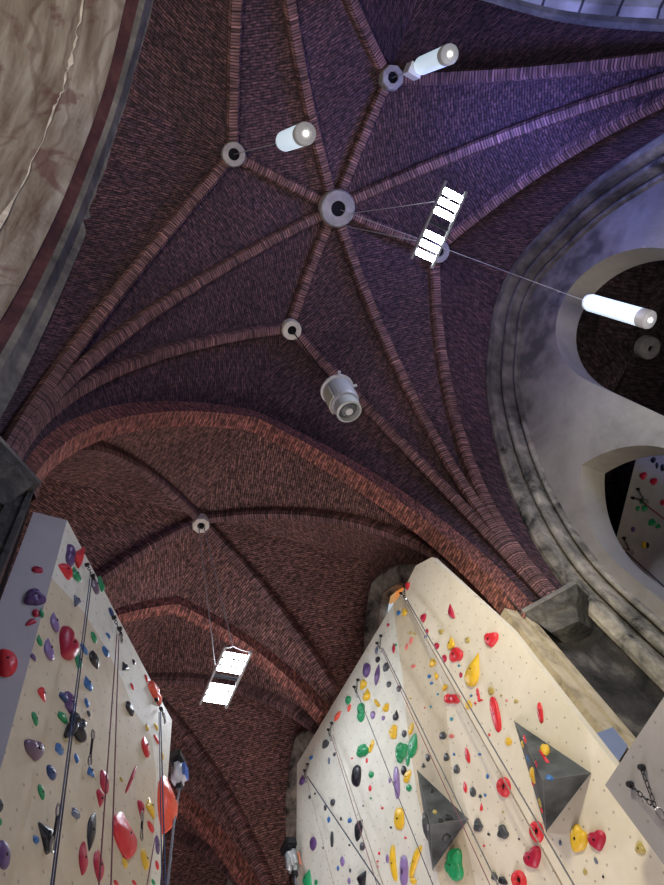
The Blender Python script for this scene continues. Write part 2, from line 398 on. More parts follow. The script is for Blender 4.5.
# east: stone band, two rolls with deep hollows, plaster tympanum with three lancet openings
sweep('', [(-.05, 8.62), (-.02, 8.48), (.06, 8.45), (.20, 8.48), (.22, 8.60)], 'E', STONE_E)
sweep('', [(.22, 8.60), (.23, 9.05), (.27, 9.05)]+roll((.345, 8.76), .075, math.pi*.95, math.pi*2.05)+[(.43, 9.1)], 'E', STONE_E)
sweep('', [(.43, 9.10), (.48, 9.10)]+roll((.53, 8.95), .05, math.pi, math.pi*2)+[(.59, 9.12)], 'E', STONE_E)
def lancet(c, hw, spring, apex, bot, n=14, pointed=True):
    o = [(c+hw, bot)]
    r = apex-spring
    if pointed:
        R = (hw*hw+r*r)/2/hw; tm = math.atan2(r, R-hw)
        o += [(c+hw-R*(1-math.cos(tm*i/n)), spring+R*math.sin(tm*i/n)) for i in range(n+1)]
        o += [(c-hw+R*(1-math.cos(tm*i/n)), spring+R*math.sin(tm*i/n)) for i in range(n-1, -1, -1)]
    else:
        o += [(c+hw*math.cos(math.pi*i/(2*n)), spring+r*math.sin(math.pi*i/(2*n))) for i in range(2*n+1)]
    return o+[(c-hw, bot)]
XT = 9.02
mid = lancet(CY-.1, 1.42, 12.6, 14.75, 6.2, pointed=False)
fl = [lancet(CY+2.82, 1.08, 9.6, 11.62, 6.2), lancet(CY-2.98, 1.08, 9.6, 11.62, 6.2)]
bm = bmesh.new(); op = [(CY+a, z) for a, z in outline(.56, .3)]
E3 = lambda a, b, d: V3((XT+d, a, b))
holed(bm, op, [mid]+fl, E3, 0)
struct(link('wall_east', bm, TYMP))
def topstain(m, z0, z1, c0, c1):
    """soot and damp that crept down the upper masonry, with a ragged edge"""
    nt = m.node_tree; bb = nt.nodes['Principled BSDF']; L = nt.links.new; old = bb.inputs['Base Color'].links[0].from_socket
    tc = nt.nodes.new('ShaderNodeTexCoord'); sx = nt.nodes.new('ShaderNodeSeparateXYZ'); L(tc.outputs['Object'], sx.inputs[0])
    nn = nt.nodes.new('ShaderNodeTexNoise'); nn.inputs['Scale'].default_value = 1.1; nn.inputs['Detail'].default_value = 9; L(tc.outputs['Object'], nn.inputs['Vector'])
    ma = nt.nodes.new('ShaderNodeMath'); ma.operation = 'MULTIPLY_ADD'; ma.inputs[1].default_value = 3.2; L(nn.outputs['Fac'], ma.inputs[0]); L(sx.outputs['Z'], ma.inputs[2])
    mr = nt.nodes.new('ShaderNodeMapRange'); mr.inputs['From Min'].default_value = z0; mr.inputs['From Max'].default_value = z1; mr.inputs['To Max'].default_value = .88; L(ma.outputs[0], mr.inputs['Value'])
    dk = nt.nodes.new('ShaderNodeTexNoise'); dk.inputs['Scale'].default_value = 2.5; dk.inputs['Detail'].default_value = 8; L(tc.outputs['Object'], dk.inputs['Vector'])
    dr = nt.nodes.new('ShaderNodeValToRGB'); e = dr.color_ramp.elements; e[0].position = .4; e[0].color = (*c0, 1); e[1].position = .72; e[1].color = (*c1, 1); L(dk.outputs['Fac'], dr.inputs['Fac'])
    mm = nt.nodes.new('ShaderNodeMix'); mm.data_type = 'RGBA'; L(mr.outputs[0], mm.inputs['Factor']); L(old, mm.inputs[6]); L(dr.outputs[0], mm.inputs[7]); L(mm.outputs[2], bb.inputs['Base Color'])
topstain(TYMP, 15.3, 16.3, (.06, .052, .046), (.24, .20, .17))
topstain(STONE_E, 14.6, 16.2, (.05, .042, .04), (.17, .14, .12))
REV = plaster('reveal_plaster', (.36, .34, .31), (.28, .26, .24), (.42, .39, .35), .8, .3, .7, .2)
for h in [mid]+fl:
    bm = bmesh.new(); reveal(bm, h, E3, 0, .16); 
    hh = [(a+(CY-.1-a)*.0, b) for a, b in h]
    reveal(bm, h, E3, .16, .62); tn[0] += 1
    struct(link('trim_%d' % tn[0], bm, REV))
# back of the tympanum wall
bm = bmesh.new(); holed(bm, [(CY+5.2, .3), (CY+5.2, 17.5), (CY-5.2, 17.5), (CY-5.2, .3)][::-1], [mid]+fl, lambda a, b, d: V3((XT+.62, a, b)), 0)
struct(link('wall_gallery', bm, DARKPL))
# gallery room beyond the openings
def quadwall(name, pts, m):
    bm = bmesh.new(); vs = [bm.verts.new(p) for p in pts]; bm.faces.new(vs)
    a = (V3(pts[1])-V3(pts[0])).normalized(); n = a.cross(V3(pts[-1])-V3(pts[0])).normalized(); b = n.cross(a)
    planar(bm, lambda c: ((c-V3(pts[0])).dot(a), (c-V3(pts[0])).dot(b))); return struct(link(name, bm, m))
GX = 15.0
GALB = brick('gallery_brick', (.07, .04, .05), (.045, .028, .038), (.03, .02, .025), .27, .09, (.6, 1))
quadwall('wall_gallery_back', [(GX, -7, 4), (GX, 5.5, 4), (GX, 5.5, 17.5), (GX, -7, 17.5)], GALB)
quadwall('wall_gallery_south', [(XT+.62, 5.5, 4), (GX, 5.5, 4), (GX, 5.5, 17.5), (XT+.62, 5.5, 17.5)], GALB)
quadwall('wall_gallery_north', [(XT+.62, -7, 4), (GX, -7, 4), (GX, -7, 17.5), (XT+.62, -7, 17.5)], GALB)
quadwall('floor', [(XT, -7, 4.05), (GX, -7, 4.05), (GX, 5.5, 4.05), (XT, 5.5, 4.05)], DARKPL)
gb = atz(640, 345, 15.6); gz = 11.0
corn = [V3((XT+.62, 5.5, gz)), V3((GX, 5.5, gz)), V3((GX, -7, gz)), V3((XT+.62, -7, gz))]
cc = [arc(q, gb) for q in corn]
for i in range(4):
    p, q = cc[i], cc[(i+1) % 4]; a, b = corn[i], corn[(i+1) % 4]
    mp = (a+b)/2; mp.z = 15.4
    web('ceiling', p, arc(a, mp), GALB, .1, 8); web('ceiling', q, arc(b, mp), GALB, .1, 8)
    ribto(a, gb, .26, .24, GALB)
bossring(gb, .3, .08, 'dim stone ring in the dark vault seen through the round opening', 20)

DARKRED = plaster('dark_red_plaster', (.07, .03, .035), (.035, .02, .028), (.13, .06, .06), 1.5, .3, .7, .3)
# west: stone ring, brick reveal, deep painted barrel
sweep('', [(-.05, XW+.14), (0, XW+.02), (.04, XW), (.27, XW-.08), (.30, XW-.18)], 'W', STONE_L)
sweep('', [(.30, XW-.18), (.33, XW-.32), (.38, XW-.42)], 'W', DARKRED)
def muralmat():
    m = plaster('painted_plaster', (.27, .235, .20), (.15, .11, .085), (.40, .37, .33), 1.3, .34, .66, .4, (2.6, .5, .35))
    nt = m.node_tree; L = nt.links.new; b = nt.nodes['Principled BSDF']; old = b.inputs['Base Color'].links[0].from_socket
    tc = nt.nodes.new('ShaderNodeTexCoord')
    n = nt.nodes.new('ShaderNodeTexNoise'); n.inputs['Scale'].default_value = .55; n.inputs['Detail'].default_value = 4; n.inputs['Distortion'].default_value = 2.5; L(tc.outputs['Object'], n.inputs['Vector'])
    r = nt.nodes.new('ShaderNodeValToRGB'); e = r.color_ramp.elements; e[0].position = .58; e[0].color = (0, 0, 0, 1); e[1].position = .66; e[1].color = (.65, .65, .65, 1)
    L(n.outputs['Fac'], r.inputs['Fac'])
    mx = nt.nodes.new('ShaderNodeMix'); mx.data_type = 'RGBA'; L(r.outputs[0], mx.inputs['Factor']); L(old, mx.inputs[6]); mx.inputs[7].default_value = (.13, .055, .06, 1)
    # figure-like drapery lines : thin dark bands of a distorted wave
    w = nt.nodes.new('ShaderNodeTexWave'); w.inputs['Scale'].default_value = .5; w.inputs['Distortion'].default_value = 16; w.inputs['Detail'].default_value = 3; w.inputs['Detail Scale'].default_value = .7
    L(tc.outputs['Object'], w.inputs['Vector'])
    r2 = nt.nodes.new('ShaderNodeValToRGB'); e = r2.color_ramp.elements; e[0].position = 0; e[0].color = (.4, .4, .4, 1); e[1].position = .05; e[1].color = (0, 0, 0, 1)
    L(w.outputs['Fac'], r2.inputs['Fac'])
    m2 = nt.nodes.new('ShaderNodeMix'); m2.data_type = 'RGBA'; L(r2.outputs[0], m2.inputs['Factor']); L(mx.outputs[2], m2.inputs[6]); m2.inputs[7].default_value = (.10, .055, .05, 1)
    L(m2.outputs[2], b.inputs['Base Color']); return m
MUR = muralmat()
sweep('ceiling_west', [(.40, XW-.38), (.42, XW-.44), (.55, XW-.9), (.62, XW-1.6), (.62, XW-3), (.62, XW-5)], 'W', MUR)
# lost strip of paint: bare white lime running round the barrel
bm = bmesh.new(); ol = outline(.60); rows = []
for k, (a, z) in enumerate(ol):
    if z < 12.2 or a > 3.3 or a < -3.6: continue
    j = noise.noise(V3((k*.55, 0, 0)))*.06; wd = .004+.075*abs(noise.noise(V3((k*.8, 5, 0))))
    rows.append([V3((XW-1.02+j-wd, CY+a*.9965, z-.012)), V3((XW-1.02+j+wd, CY+a*.9965, z-.012))])
quadgrid(bm, rows); tn[0] += 1
struct(link('trim_%d' % tn[0], bm, mat('bare_lime', (.62, .58, .52), .9, var=.3, vscale=6)))
# north: grey coffered soffit past the stone ring
sweep('', [(0, YN), (.12, YN-.06), (.14, YN-.15)], 'N', STONE_L)
COF = brick('coffer_plaster', (.42, .42, .44), (.36, .36, .39), (.07, .07, .09), 1.1, .8, (.8, 1.1), 1, .03)
sweep('ceiling_north', [(.14, YN-.15), (.2, YN-.3), (.25, YN-3)], 'N', COF)

# ------------------------------------------------------------------ corner piers, corbels, lower walls
def footprint(name, pts, z0, z1, m):
    bm = bmesh.new(); prism(bm, [V3((x, y, z0)) for x, y in pts], (0, 0, z1-z0)); return struct(link(name, bm, m))
# SE responds (two cream strips with hollow between) and sooty corner
tn[0] += 1; footprint('trim_%d' % tn[0], [(7.1, 4.35), (7.1, 3.97), (7.36, 3.97), (7.36, 4.35)], 0, 9.42, CREAM)
tn[0] += 1; footprint('trim_%d' % tn[0], [(7.36, 4.35), (7.36, 4.07), (7.48, 4.07), (7.48, 4.35)], 0, 9.42, DARKST)  # hollow coloured dark, its shade put into the stone
tn[0] += 1; footprint('trim_%d' % tn[0], [(7.48, 4.35), (7.48, 3.98), (7.66, 3.98), (7.66, 4.35)], 0, 9.42, CREAM)
footprint('wall_southeast', [(7.66, 4.4), (7.66, 4.22), (7.95, 4.12), (8.35, 4.0), (8.52, 3.85), (8.52, 3.55), (9.1, 3.55), (9.1, 4.4)], 0, 10.6, DARKST)
quadwall('wall_spandrel_east', [(7.4, YS+.01, 9.4), (9.0, YS+.01, 9.4), (9.0, YS+.01, 12), (7.4, YS+.01, 12)], DARKST)
footprint('wall_southwest', [(-.24, 4.3), (-.24, 3.98), (-.30, 3.98), (-.31, 4.02), (-.38, 4.02), (-.39, 3.96), (-.47, 3.96), (-.48, 4.0), (-.75, 3.9), (-1.0, 3.72), (-1.12, 3.5), (-1.8, 3.5), (-1.8, 4.3)], 0, 9.5, STONE_D)
def corbel(top, bot, zt, h, m, label):
    bm = bmesh.new()
    c = V3((sum(p[0] for p in top)/len(top), sum(p[1] for p in top)/len(top), 0))
    def lay(s, z, w=0): return [V3((p[0]*(1-w)+q[0]*w, p[1]*(1-w)+q[1]*w, z)) for p, q in zip([((t[0]-c.x)*s+c.x, (t[1]-c.y)*s+c.y) for t in top], bot)]
    rows = [lay(1, zt), lay(1, zt-.09), lay(.93, zt-.12), lay(.92, zt-.2, .12), lay(.9, zt-h*.6, .55), lay(.9, zt-h, .95)]
    vs = quadgrid(bm, rows, closed=True); bm.faces.new(vs[0]); bm.faces.new(vs[-1])
    o = link('corbel', bm, m); recentre(o, (c.x, c.y, zt))
    b2 = bmesh.new(); P0 = [V3((p.x-c.x, p.y-c.y, p.z-zt)) for p in lay(1.035, zt+.02)]; P1 = [V3((p.x-c.x, p.y-c.y, p.z-zt)) for p in lay(1.035, zt-.07)]
    vs = quadgrid(b2, [P0, P1], closed=True); b2.faces.new(vs[0]); b2.faces.new(vs[-1]); link('lip', b2, STONE_L, o)
    return tag(o, label, 'corbel')
a = atz(520, 612, 9.45); b = atz(574, 582, 9.45); c_ = atz(552, 633, 8.95); d_ = atz(578, 622, 8.95)
corbel([(a.x, a.y), (b.x, b.y), (8.66, 3.42), (8.7, 4.1), (7.75, 4.2)], [(c_.x, c_.y), (d_.x, d_.y), (8.6, 3.75), (8.6, 4.0), (8.2, 4.1)], 9.45, .5, STONE_D,
       'dark stone corbel at lower right where the vault ribs land')
a = atz(39, 481, 9.45); b = atz(-12, 425, 9.45)
corbel([(a.x, a.y), (b.x, b.y), (-1.5, 3.3), (-1.5, 4.2), (-.35, 4.2)], [(-.45, 4.0), (-.95, 3.7), (-1.3, 3.6), (-1.3, 4.1), (-.6, 4.1)], 9.45, .6, STONE_D,
       'grey stone corbel at the left edge above the left climbing wall')
# nave side walls with gothic windows
WIN = []
for k in range(4):
    c = ya+k*pitch+2.5
    WIN.append(lancet(c, 1.2, 12.2, 14.15, 4.5))
XN = 7.85
N3 = lambda a, b, d: V3((XN+d, a, b))
bm = bmesh.new(); holed(bm, [(4.2, 0), (4.2, 16.4), (25, 16.4), (25, 0)][::-1], WIN, N3, 0); planar(bm, lambda c: (c.y, c.z)); struct(link('wall_nave_east', bm, WEB2))
GLASS = bpy.data.materials.new('stained_glass'); GLASS.use_nodes = True
nt = GLASS.node_tree; b_ = nt.nodes['Principled BSDF']; tc = nt.nodes.new('ShaderNodeTexCoord')
vo = nt.nodes.new('ShaderNodeTexVoronoi'); vo.inputs['Scale'].default_value = 2.6; nt.links.new(tc.outputs['Object'], vo.inputs['Vector'])
rp = nt.nodes.new('ShaderNodeValToRGB'); rp.color_ramp.interpolation = 'CONSTANT'
rp.color_ramp.elements[0].color = (.80, .26, .06, 1); rp.color_ramp.elements[1].position = .45; rp.color_ramp.elements[1].color = (.62, .72, .85, 1)
k_ = rp.color_ramp.elements.new(.75); k_.color = (.55, .30, .12, 1)
sp = nt.nodes.new('ShaderNodeSeparateColor'); nt.links.new(vo.outputs['Color'], sp.inputs[0]); nt.links.new(sp.outputs[0], rp.inputs['Fac'])
nt.links.new(rp.outputs[0], b_.inputs['Base Color']); nt.links.new(rp.outputs[0], b_.inputs['Emission Color']); b_.inputs['Emission Strength'].default_value = .75
for k, h in enumerate(WIN):
    c = ya+k*pitch+2.5
    # splayed stone surround
    big = lancet(c, 1.62, 12.2, 14.62, 4.2); sm = lancet(c, 1.18, 12.2, 14.12, 4.5)
    bm = bmesh.new(); rows = []
    for d, w in ((.0, 0), (-.14, .04), (-.17, .2), (-.12, .5), (.0, .9), (.3, 1.0)):
        rows.append([N3(p[0]*(1-w)+q[0]*w, p[1]*(1-w)+q[1]*w, d) for p, q in zip(big, sm)])
    quadgrid(bm, rows)
    fr = struct(link('window_%d' % (k+1), bm, STONE)); recentre(fr, (XN, c, 4.5))
    bm = bmesh.new(); pr = [V3((XN+.22, p[0], p[1]))-fr.location for p in sm]; prism(bm, pr, (.03, 0, 0)); link('pane', bm, GLASS, fr)
    for yy in (-.55, 0, .55):
        bm = bmesh.new(); box(bm, (.16, yy-.03, 0), (.24, yy+.03, 9.2)); link('mullion', bm, DARKM, fr)
    for zz in (7.6, 8.4, 9.0):
        bm = bmesh.new(); box(bm, (.16, -1.0+max(0, zz-8)*.35, zz-.02), (.22, 1.0-max(0, zz-8)*.35, zz+.02)); link('window_bar', bm, DARKM, fr)
quadwall('wall_nave_west', [(NW-.12, 4.2, 0), (NW-.12, 25, 0), (NW-.12, 25, 16.4), (NW-.12, 4.2, 16.4)], WEB2)
quadwall('wall_nave_end', [(-1, 24.3, 0), (9, 24.3, 0), (9, 24.3, 17), (-1, 24.3, 17)], WEB2)
# floor of the hall
quadwall('floor', [(-8, -10, 0), (9.1, -10, 0), (9.1, 25, 0), (-8, 25, 0)], mat('hall_floor', (.14, .13, .13), .8, var=.1))

# ------------------------------------------------------------------ climbing walls
class Plane:
    def __init__(s, n, p, up=(0, 0, 1)):
        s.n = V3(n).normalized(); s.p = V3(p); s.up = (V3(up)-s.n*V3(up).dot(s.n)).normalized(); s.r = s.up.cross(s.n)
    def px(s, u, v, off=0): return hit(u, v, s.n, s.p+s.n*off)
    def uv(s, c): return ((c-s.p).dot(s.r)+40, (c-s.p).dot(s.up)+40)
XR = 6.6
PR = Plane((-1, 0, 0), (XR, 0, 0))
nl = V3((7.22-4.32, -(2.6-.24), 0)).normalized()
PL = Plane(nl, (.24, 4.32, 9.5))
PLS = Plane((0, -1, 0), (0, 4.32, 0))
PG = Plane((-1, 0, 0), (6.0, 0, 0))
def down(p, z): return V3((p.x, p.y, z))
def panel(name, pl, pts, m, th, parent, label=None, off=0):
    bm = bmesh.new(); q = [p+pl.n*off for p in pts]; prism(bm, q, -pl.n*th, pl.uv)
    for v in bm.verts: v.co -= parent.location
    o = link(name, bm, m, parent)
    if label: o['label'] = label
    return o
# right wall
rw = tag(empty('climbing_wall', (XR, 7.5, 0)), 'tall cream climbing wall under the nave windows at right, with two grey pyramids', 'climbing wall')
R = lambda *a: [PR.px(*q) for q in a]
tl, l2, t2, t1, sh, lo = R((297, 764), (296, 885), (412, 560), (432, 557), (510, 629), (600, 746))
t2.z = t1.z+.35
zb = 0.02
seamL = R((393, 604), (403, 680), (408, 735), (418, 800), (440, 885)); seamR = R((404, 589), (430, 656), (445, 695), (452, 780), (476, 885))
yl = seamL[-1].y; yr = seamR[-1].y
panel('panel', PR, [tl, l2, V3((XR, 11.5, zb)), V3((XR, yl, zb))]+seamL[::-1], P_WHITE, .12, rw)
panel('panel', PR, [seamL[0]]+seamL[1:]+[V3((XR, yl, zb)), V3((XR, yr, zb))]+seamR[::-1], P_BEIGE, .12, rw, 'beige plywood panel')
panel('panel', PR, seamR+[V3((XR, yr, zb)), V3((XR, lo.y, zb)), lo, sh, t1, t2], P_CREAM, .12, rw)
fr0 = bmesh.new(); box(fr0, (.13, -2.6, 0), (.7, 2.6, 8.2)); link('frame', fr0, mat('ply_edge', (.4, .3, .2), .8), rw)
# left wall
lw = tag(empty('climbing_wall', (.24, 4.32, 0)), 'beige climbing wall with grey side face at the left edge', 'climbing wall')
Lp = lambda *a: [PL.px(*q) for q in a]
top, rt, rb = Lp((67, 520), (172, 720), (160, 885))
ar = [V3((.24, 4.32, z)) for z in (9.5, 8.7)]
sm = Lp((84, 612), (104, 645), (123, 681), (133, 708), (151, 736), (156, 770), (155, 811), (150, 885))
s0 = V3((.24, 4.32, PL.px(51, 577).z))
end = V3((rb.x, rb.y, .02)); se = down(sm[-1], .02)
panel('panel', PL, [V3((.24, 4.32, 9.5)), V3((rt.x, rt.y, 9.5)), rb, end, se]+sm[::-1]+[s0], P_WHITE, .1, lw)
panel('panel', PL, [s0]+sm+[se, V3((.24, 4.32, .02))], P_BEIGE, .1, lw, 'beige plywood panel')
bm = bmesh.new(); prism(bm, [V3((.24, 4.32, 0))-lw.location, V3((-.17, 4.32, 0))-lw.location, V3((-.17, 4.47, 0))-lw.location, V3((.27, 4.47, 0))-lw.location], (0, 0, 9.5)); link('side_panel', bm, P_GREY2, lw)['label'] = 'plain grey side panel'
# grey block at lower right
ga = PG.px(605, 785); gz_ = ga.z
gw = tag(empty('climbing_wall', (6.0, ga.y, 0)), 'plain grey climbing block at the lower right corner with a chain anchor', 'climbing wall')
bm = bmesh.new(); prism(bm, [V3((0, 0, 0)), V3((0, 0, gz_)), V3((0, -7, gz_)), V3((0, -7, 0))], (.1, 0, 0), lambda c: (c.y+20, c.z)); link('panel', bm, P_GREY, gw)
bm = bmesh.new(); box(bm, (.1, -7, 0), (1.0, -.02, gz_-.06)); link('frame', bm, P_GREY2, gw)
# gallery climbing panel seen through the pointed opening
PGA = Plane((-1, 0, 0), (11.0, 0, 0))
g1, g2 = PGA.px(637, 455), PGA.px(615, 543)
gl = tag(empty('climbing_wall', (11.0, 1, 0)), 'dim climbing wall seen through the pointed opening at right', 'climbing wall')
d_ = (g2-g1)
panel('panel', PGA, [g1-d_*.35, g2+d_*.25, V3((11, (g2+d_*.25).y, 6)), V3((11, (g1-d_*.35).y, 6))], mat('gallery_panel', (.42, .40, .40), .8, var=.08), .1, gl)
# small ledge box (blue-grey) on the respond
bm = bmesh.new(); q = [aty(u, v, 3.93) for u, v in ((597, 733), (613, 727), (628, 746), (617, 764))]; prism(bm, q, (0, .1, 0)); o = link('sheet_box', bm, mat('blue_plastic', (.22, .27, .42), .5)); recentre(o, q[3])
tag(o, 'blue-grey plastic sheet fixed on the cream pilaster above the grey block', 'plastic sheet')

# ------------------------------------------------------------------ climbing holds
def outl(shape, a):
    """unit outline point at parameter a (x right, y up)"""
    c, s = math.cos(a), math.sin(a); k = (s+1)/2; sg = 1 if c > 0 else -1
    if shape == 'drop': return 1.18*c*(1-.82*k**1.25), s
    if shape == 'lens': return sg*abs(c)**1.7, s
    if shape == 'tri':
        r = .62/max(.40, max(-s, s*.5+c*.866, s*.5-c*.866)); return r*c*.92, r*s*.82-.12
    if shape == 'heart': return c*1.0, s*.88+.42*abs(c)**.7-.22
    if shape == 'twin': return c*(.62+.38*abs(s)**1.2), s
    if shape == 'long': return sg*abs(c)**.75, (1 if s > 0 else -1)*abs(s)**.8
    if shape == 'rock': r = .92+.12*math.cos(3*a+1)+.06*math.cos(5*a); return r*c, r*s
    r = .96+.05*math.cos(2*a+.7)+.04*math.cos(3*a); return r*c, r*s
HN = {'drop': 'teardrop', 'lens': 'pointed leaf', 'tri': 'triangular', 'heart': 'heart-shaped', 'rock': 'faceted', 'twin': 'double-lobed', 'long': 'long', 'blob': 'rounded', 'donut': 'ring-shaped', 'banana': 'banana-shaped', 'crescent': 'crescent', 'horn': 'horn-shaped', 'fork': 'forked'}
CN = {'lilac': 'lilac', 'mauve': 'mauve', 'olive': 'mustard', 'slate': 'slate blue', 'grey': 'dark grey', 'orange': 'orange-red', 'navy': 'navy blue', 'teal': 'teal'}
HOLDS = []
def hold(pl, u, v, w, h, colr, shape='blob', rot=0, depth=None, off=0, land=None, where=None):
    """one bolted hold; u,v centre and w,h extent as photographed, carried onto its wall plane"""
    D = depth
    for it in range(2):
        c0 = pl.px(u, v, off); c1 = pl.px(u+1, v, off); c2 = pl.px(u, v+1, off); mpp = math.sqrt((c1-c0).cross(c2-c0).length)
        D = depth or max(.02, min(.5*min(w, h)*mpp*(.62 if pl is not PL else .48), .22))
        a0 = proj(c0); a1 = proj(c0+pl.n*D); dx, dy = a1[0]-a0[0], a1[1]-a0[1]
        if it == 0:
            W0, H0 = w, h; w = 1.06*max(.78*w, w-abs(dx)*.3); h = 1.06*max(.78*h, h-abs(dy)*.3)
    u, v = u-dx*.4, v-dy*.4
    th = math.radians(rot)
    ux, uy = math.cos(th), -math.sin(th); vx, vy = -math.sin(th), -math.cos(th)     # image axes turned by rot (counter-clockwise)
    C = pl.px(u, v, off)
    A = (pl.px(u+vx*h/2, v+vy*h/2, off)-pl.px(u-vx*h/2, v-vy*h/2, off))/2
    B = (pl.px(u+ux*w/2, v+uy*w/2, off)-pl.px(u-ux*w/2, v-uy*w/2, off))/2
    hy = A.length; hx = A.cross(B).length/hy
    Y = A.normalized(); Z = pl.n; X = Y.cross(Z)
    if X.dot(B) < 0: pass
    hx = max(hx, .012); hy = max(hy, .012)
    seed = int(u*7+v*13); bm = bmesh.new()
    big = max(w, h) > 11
    nr, na = (9, 28) if big else (4, 12)
    if shape == 'donut':
        rows = []
        for i in range(13):
            f = i/12; r = 1-.78*f; z = D*(math.sin(min(1, f*1.15)*math.pi)**.8 if f < .87 else .12)
            rows.append([V3((hx*r*math.cos(2*math.pi*k/na), hy*r*math.sin(2*math.pi*k/na)+.05*hy*f, z)) for k in range(na)])
        vs = quadgrid(bm, rows, closed=True); bm.faces.new(vs[-1])
    elif shape == 'fork':
        for (x0, y0, x1, y1, r0, r1) in ((-.9, -1, -.1, .3, .10, .30), (-.1, .3, -.05, 1, .30, .16), (.1, .2, .75, 1, .28, .20), (-.1, .2, .8, -.1, .3, .2)):
            pts = [V3((hx*(x0+(x1-x0)*t), hy*(y0+(y1-y0)*t), D*.35)) for t in (0, .05, .25, .5, .75, .95, 1)]
            rr = [hx*(r0+(r1-r0)*t)*k for t, k in ((0, .2), (.05, .6), (.25, 1), (.5, 1.05), (.75, 1), (.95, .7), (1, .2))]
            tube(bm, pts, rr, 12)
    else:
        bend = {'banana': .55, 'crescent': .75, 'horn': .35}.get(shape, 0)
        base = {'banana': 'long', 'crescent': 'lens', 'horn': 'lens'}.get(shape, shape)
        rows = []
        px_, py_ = {'horn': (0, .25), 'drop': (0, -.38), 'tri': (0, -.3), 'lens': (0, -.12)}.get(shape, (0, .05))
        for i in range(nr+1):
            f = i/nr; rr = math.cos(f*math.pi/2)**.75 if i < nr else .0; z = D*math.sin(f*math.pi/2)**1.0
            if i == 0: z = 0
            row = []
            for k in range(na):
                a = 2*math.pi*(k+.5)/na; ox_, oy_ = outl(base, a)
                x = ox_*rr+px_*f; y = oy_*rr+py_*f
                zz = z
                if shape == 'rock': zz *= 1+.25*noise.noise(V3((x*2.5, y*2.5, seed)))
                elif shape == 'heart': zz *= 1-.28*math.exp(-(x/.16)**2)*(.35+.65*max(0, y+.3))
                elif shape == 'twin': zz *= 1-.35*math.exp(-(y/.18)**2)
                else: zz *= 1+.12*noise.noise(V3((x*1.8, y*1.8, seed)))
                if colr == 'purple' and shape == 'long' and big: zz *= 1+.3*math.sin(y*14)*.5
                if base in ('drop', 'tri', 'lens'): zz *= 1-.7*min(1, max(0, y))**.8
                xx = x+bend*(y*y-.4)*1.0
                sx = 1/(1+bend*.35)
                wob = 1+.07*noise.noise(V3((math.cos(a)*1.4, math.sin(a)*1.4, seed)))
                row.append(V3((hx*xx*sx*wob, hy*y*wob, zz)))
            rows.append(row)
        vs = quadgrid(bm, rows, closed=True)
        bmesh.ops.remove_doubles(bm, verts=bm.verts, dist=1e-5)
    o = link('climbing_hold', bm, HM[colr], smooth=(shape != 'rock'))
    M = Matrix((X, Y, Z)).transposed().to_4x4(); M.translation = C
    o.matrix_world = M
    if max(w, h) > 13 and shape not in ('fork', 'donut'):
        b2 = bmesh.new(); bmesh.ops.create_cone(b2, cap_ends=True, segments=10, radius1=min(hx, .09)*.1+.004, radius2=min(hx, .09)*.09+.003, depth=.012)
        q = link('bolt', b2, DARKM, o); q.location = ((0 if shape not in ('banana', 'crescent', 'horn') else -.1*hx), -.02*hy, D*1.0)
    if shape == 'donut':
        b2 = bmesh.new(); bmesh.ops.create_cone(b2, cap_ends=True, segments=10, radius1=.025, radius2=.02, depth=.03)
        q = link('bolt', b2, DARKM, o); q.location = (0, .05*hy, D*.16)
    o['group'] = where+' holds'
    HOLDS.append(dict(o=o, u=u, v=v, w=w, h=h, c=colr, s=shape, land=land, where=where))
    return o
def batch(pl, ox, oy, sc, rows, where, off=0):
    for r in rows:
        x, y, w, h, c = r[:5]; s = r[5] if len(r) > 5 else 'blob'; rot = r[6] if len(r) > 6 else 0; land = r[7] if len(r) > 7 else None
        hold(pl, ox+x/sc, oy+y/sc, w/sc, h/sc, c, s, rot, land=land, where=where, off=off)
batch(PLS, 0, 500, 3.32, [(125, 230, 36, 22, 'crimson', 'long'), (116, 320, 74, 58, 'purple', 'rock', 0, 'big dark purple hold wrapped round the left arete'),
    (105, 402, 38, 26, 'crimson', 'crescent', 60), (119, 374, 24, 28, 'crimson'), (22, 535, 72, 98, 'red', 'blob', 0, 'big red ball at the left edge')], 'left side face')
LW = 'left wall'
batch(PL, 0, 500, 3.32, [(141, 375, 12, 34, 'green', 'lens'),
    (237, 182, 42, 60, 'purple', 'twin', -10, 'purple double-lobed hold at the wall top'), (270, 180, 48, 78, 'red', 'tri', -35, 'red triangular hold at the wall top'),
    (218, 230, 42, 48, 'red', 'drop', 50), (254, 243, 28, 48, 'green', 'drop', 10), (318, 278, 26, 54, 'mauve', 'drop'), (338, 277, 22, 48, 'green', 'lens'),
    (256, 330, 28, 48, 'slate', 'tri', 20), (184, 400, 32, 60, 'lilac', 'drop'), (133, 463, 20, 36, 'green', 'drop'), (165, 490, 36, 70, 'lilac', 'drop', 0, 'large lilac teardrop on the left half'),
    (112, 518, 24, 34, 'purple', 'tri'), (232, 476, 84, 74, 'crimson', 'heart', -25, 'ridged red heart in the middle of the wall'), (262, 530, 24, 58, 'green', 'lens', 0), (281, 495, 26, 22, 'blue'),
    (313, 456, 20, 30, 'green'), (317, 528, 32, 64, 'black', 'horn', 12, 'black horn right of the red heart'), (371, 373, 18, 22, 'navy'), (360, 447, 18, 18, 'blue', 'tri'), (353, 502, 22, 38, 'blue', 'lens', 10),
    (294, 605, 28, 48, 'blue', 'drop', 10), (416, 550, 24, 42, 'black', 'tri', 15), (445, 540, 14, 18, 'black', 'tri', 180), (487, 592, 12, 18, 'red'), (440, 619, 13, 13, 'red'),
    (516, 637, 42, 44, 'orange', 'rock', 0, 'orange-red faceted hold on the right edge')], LW)
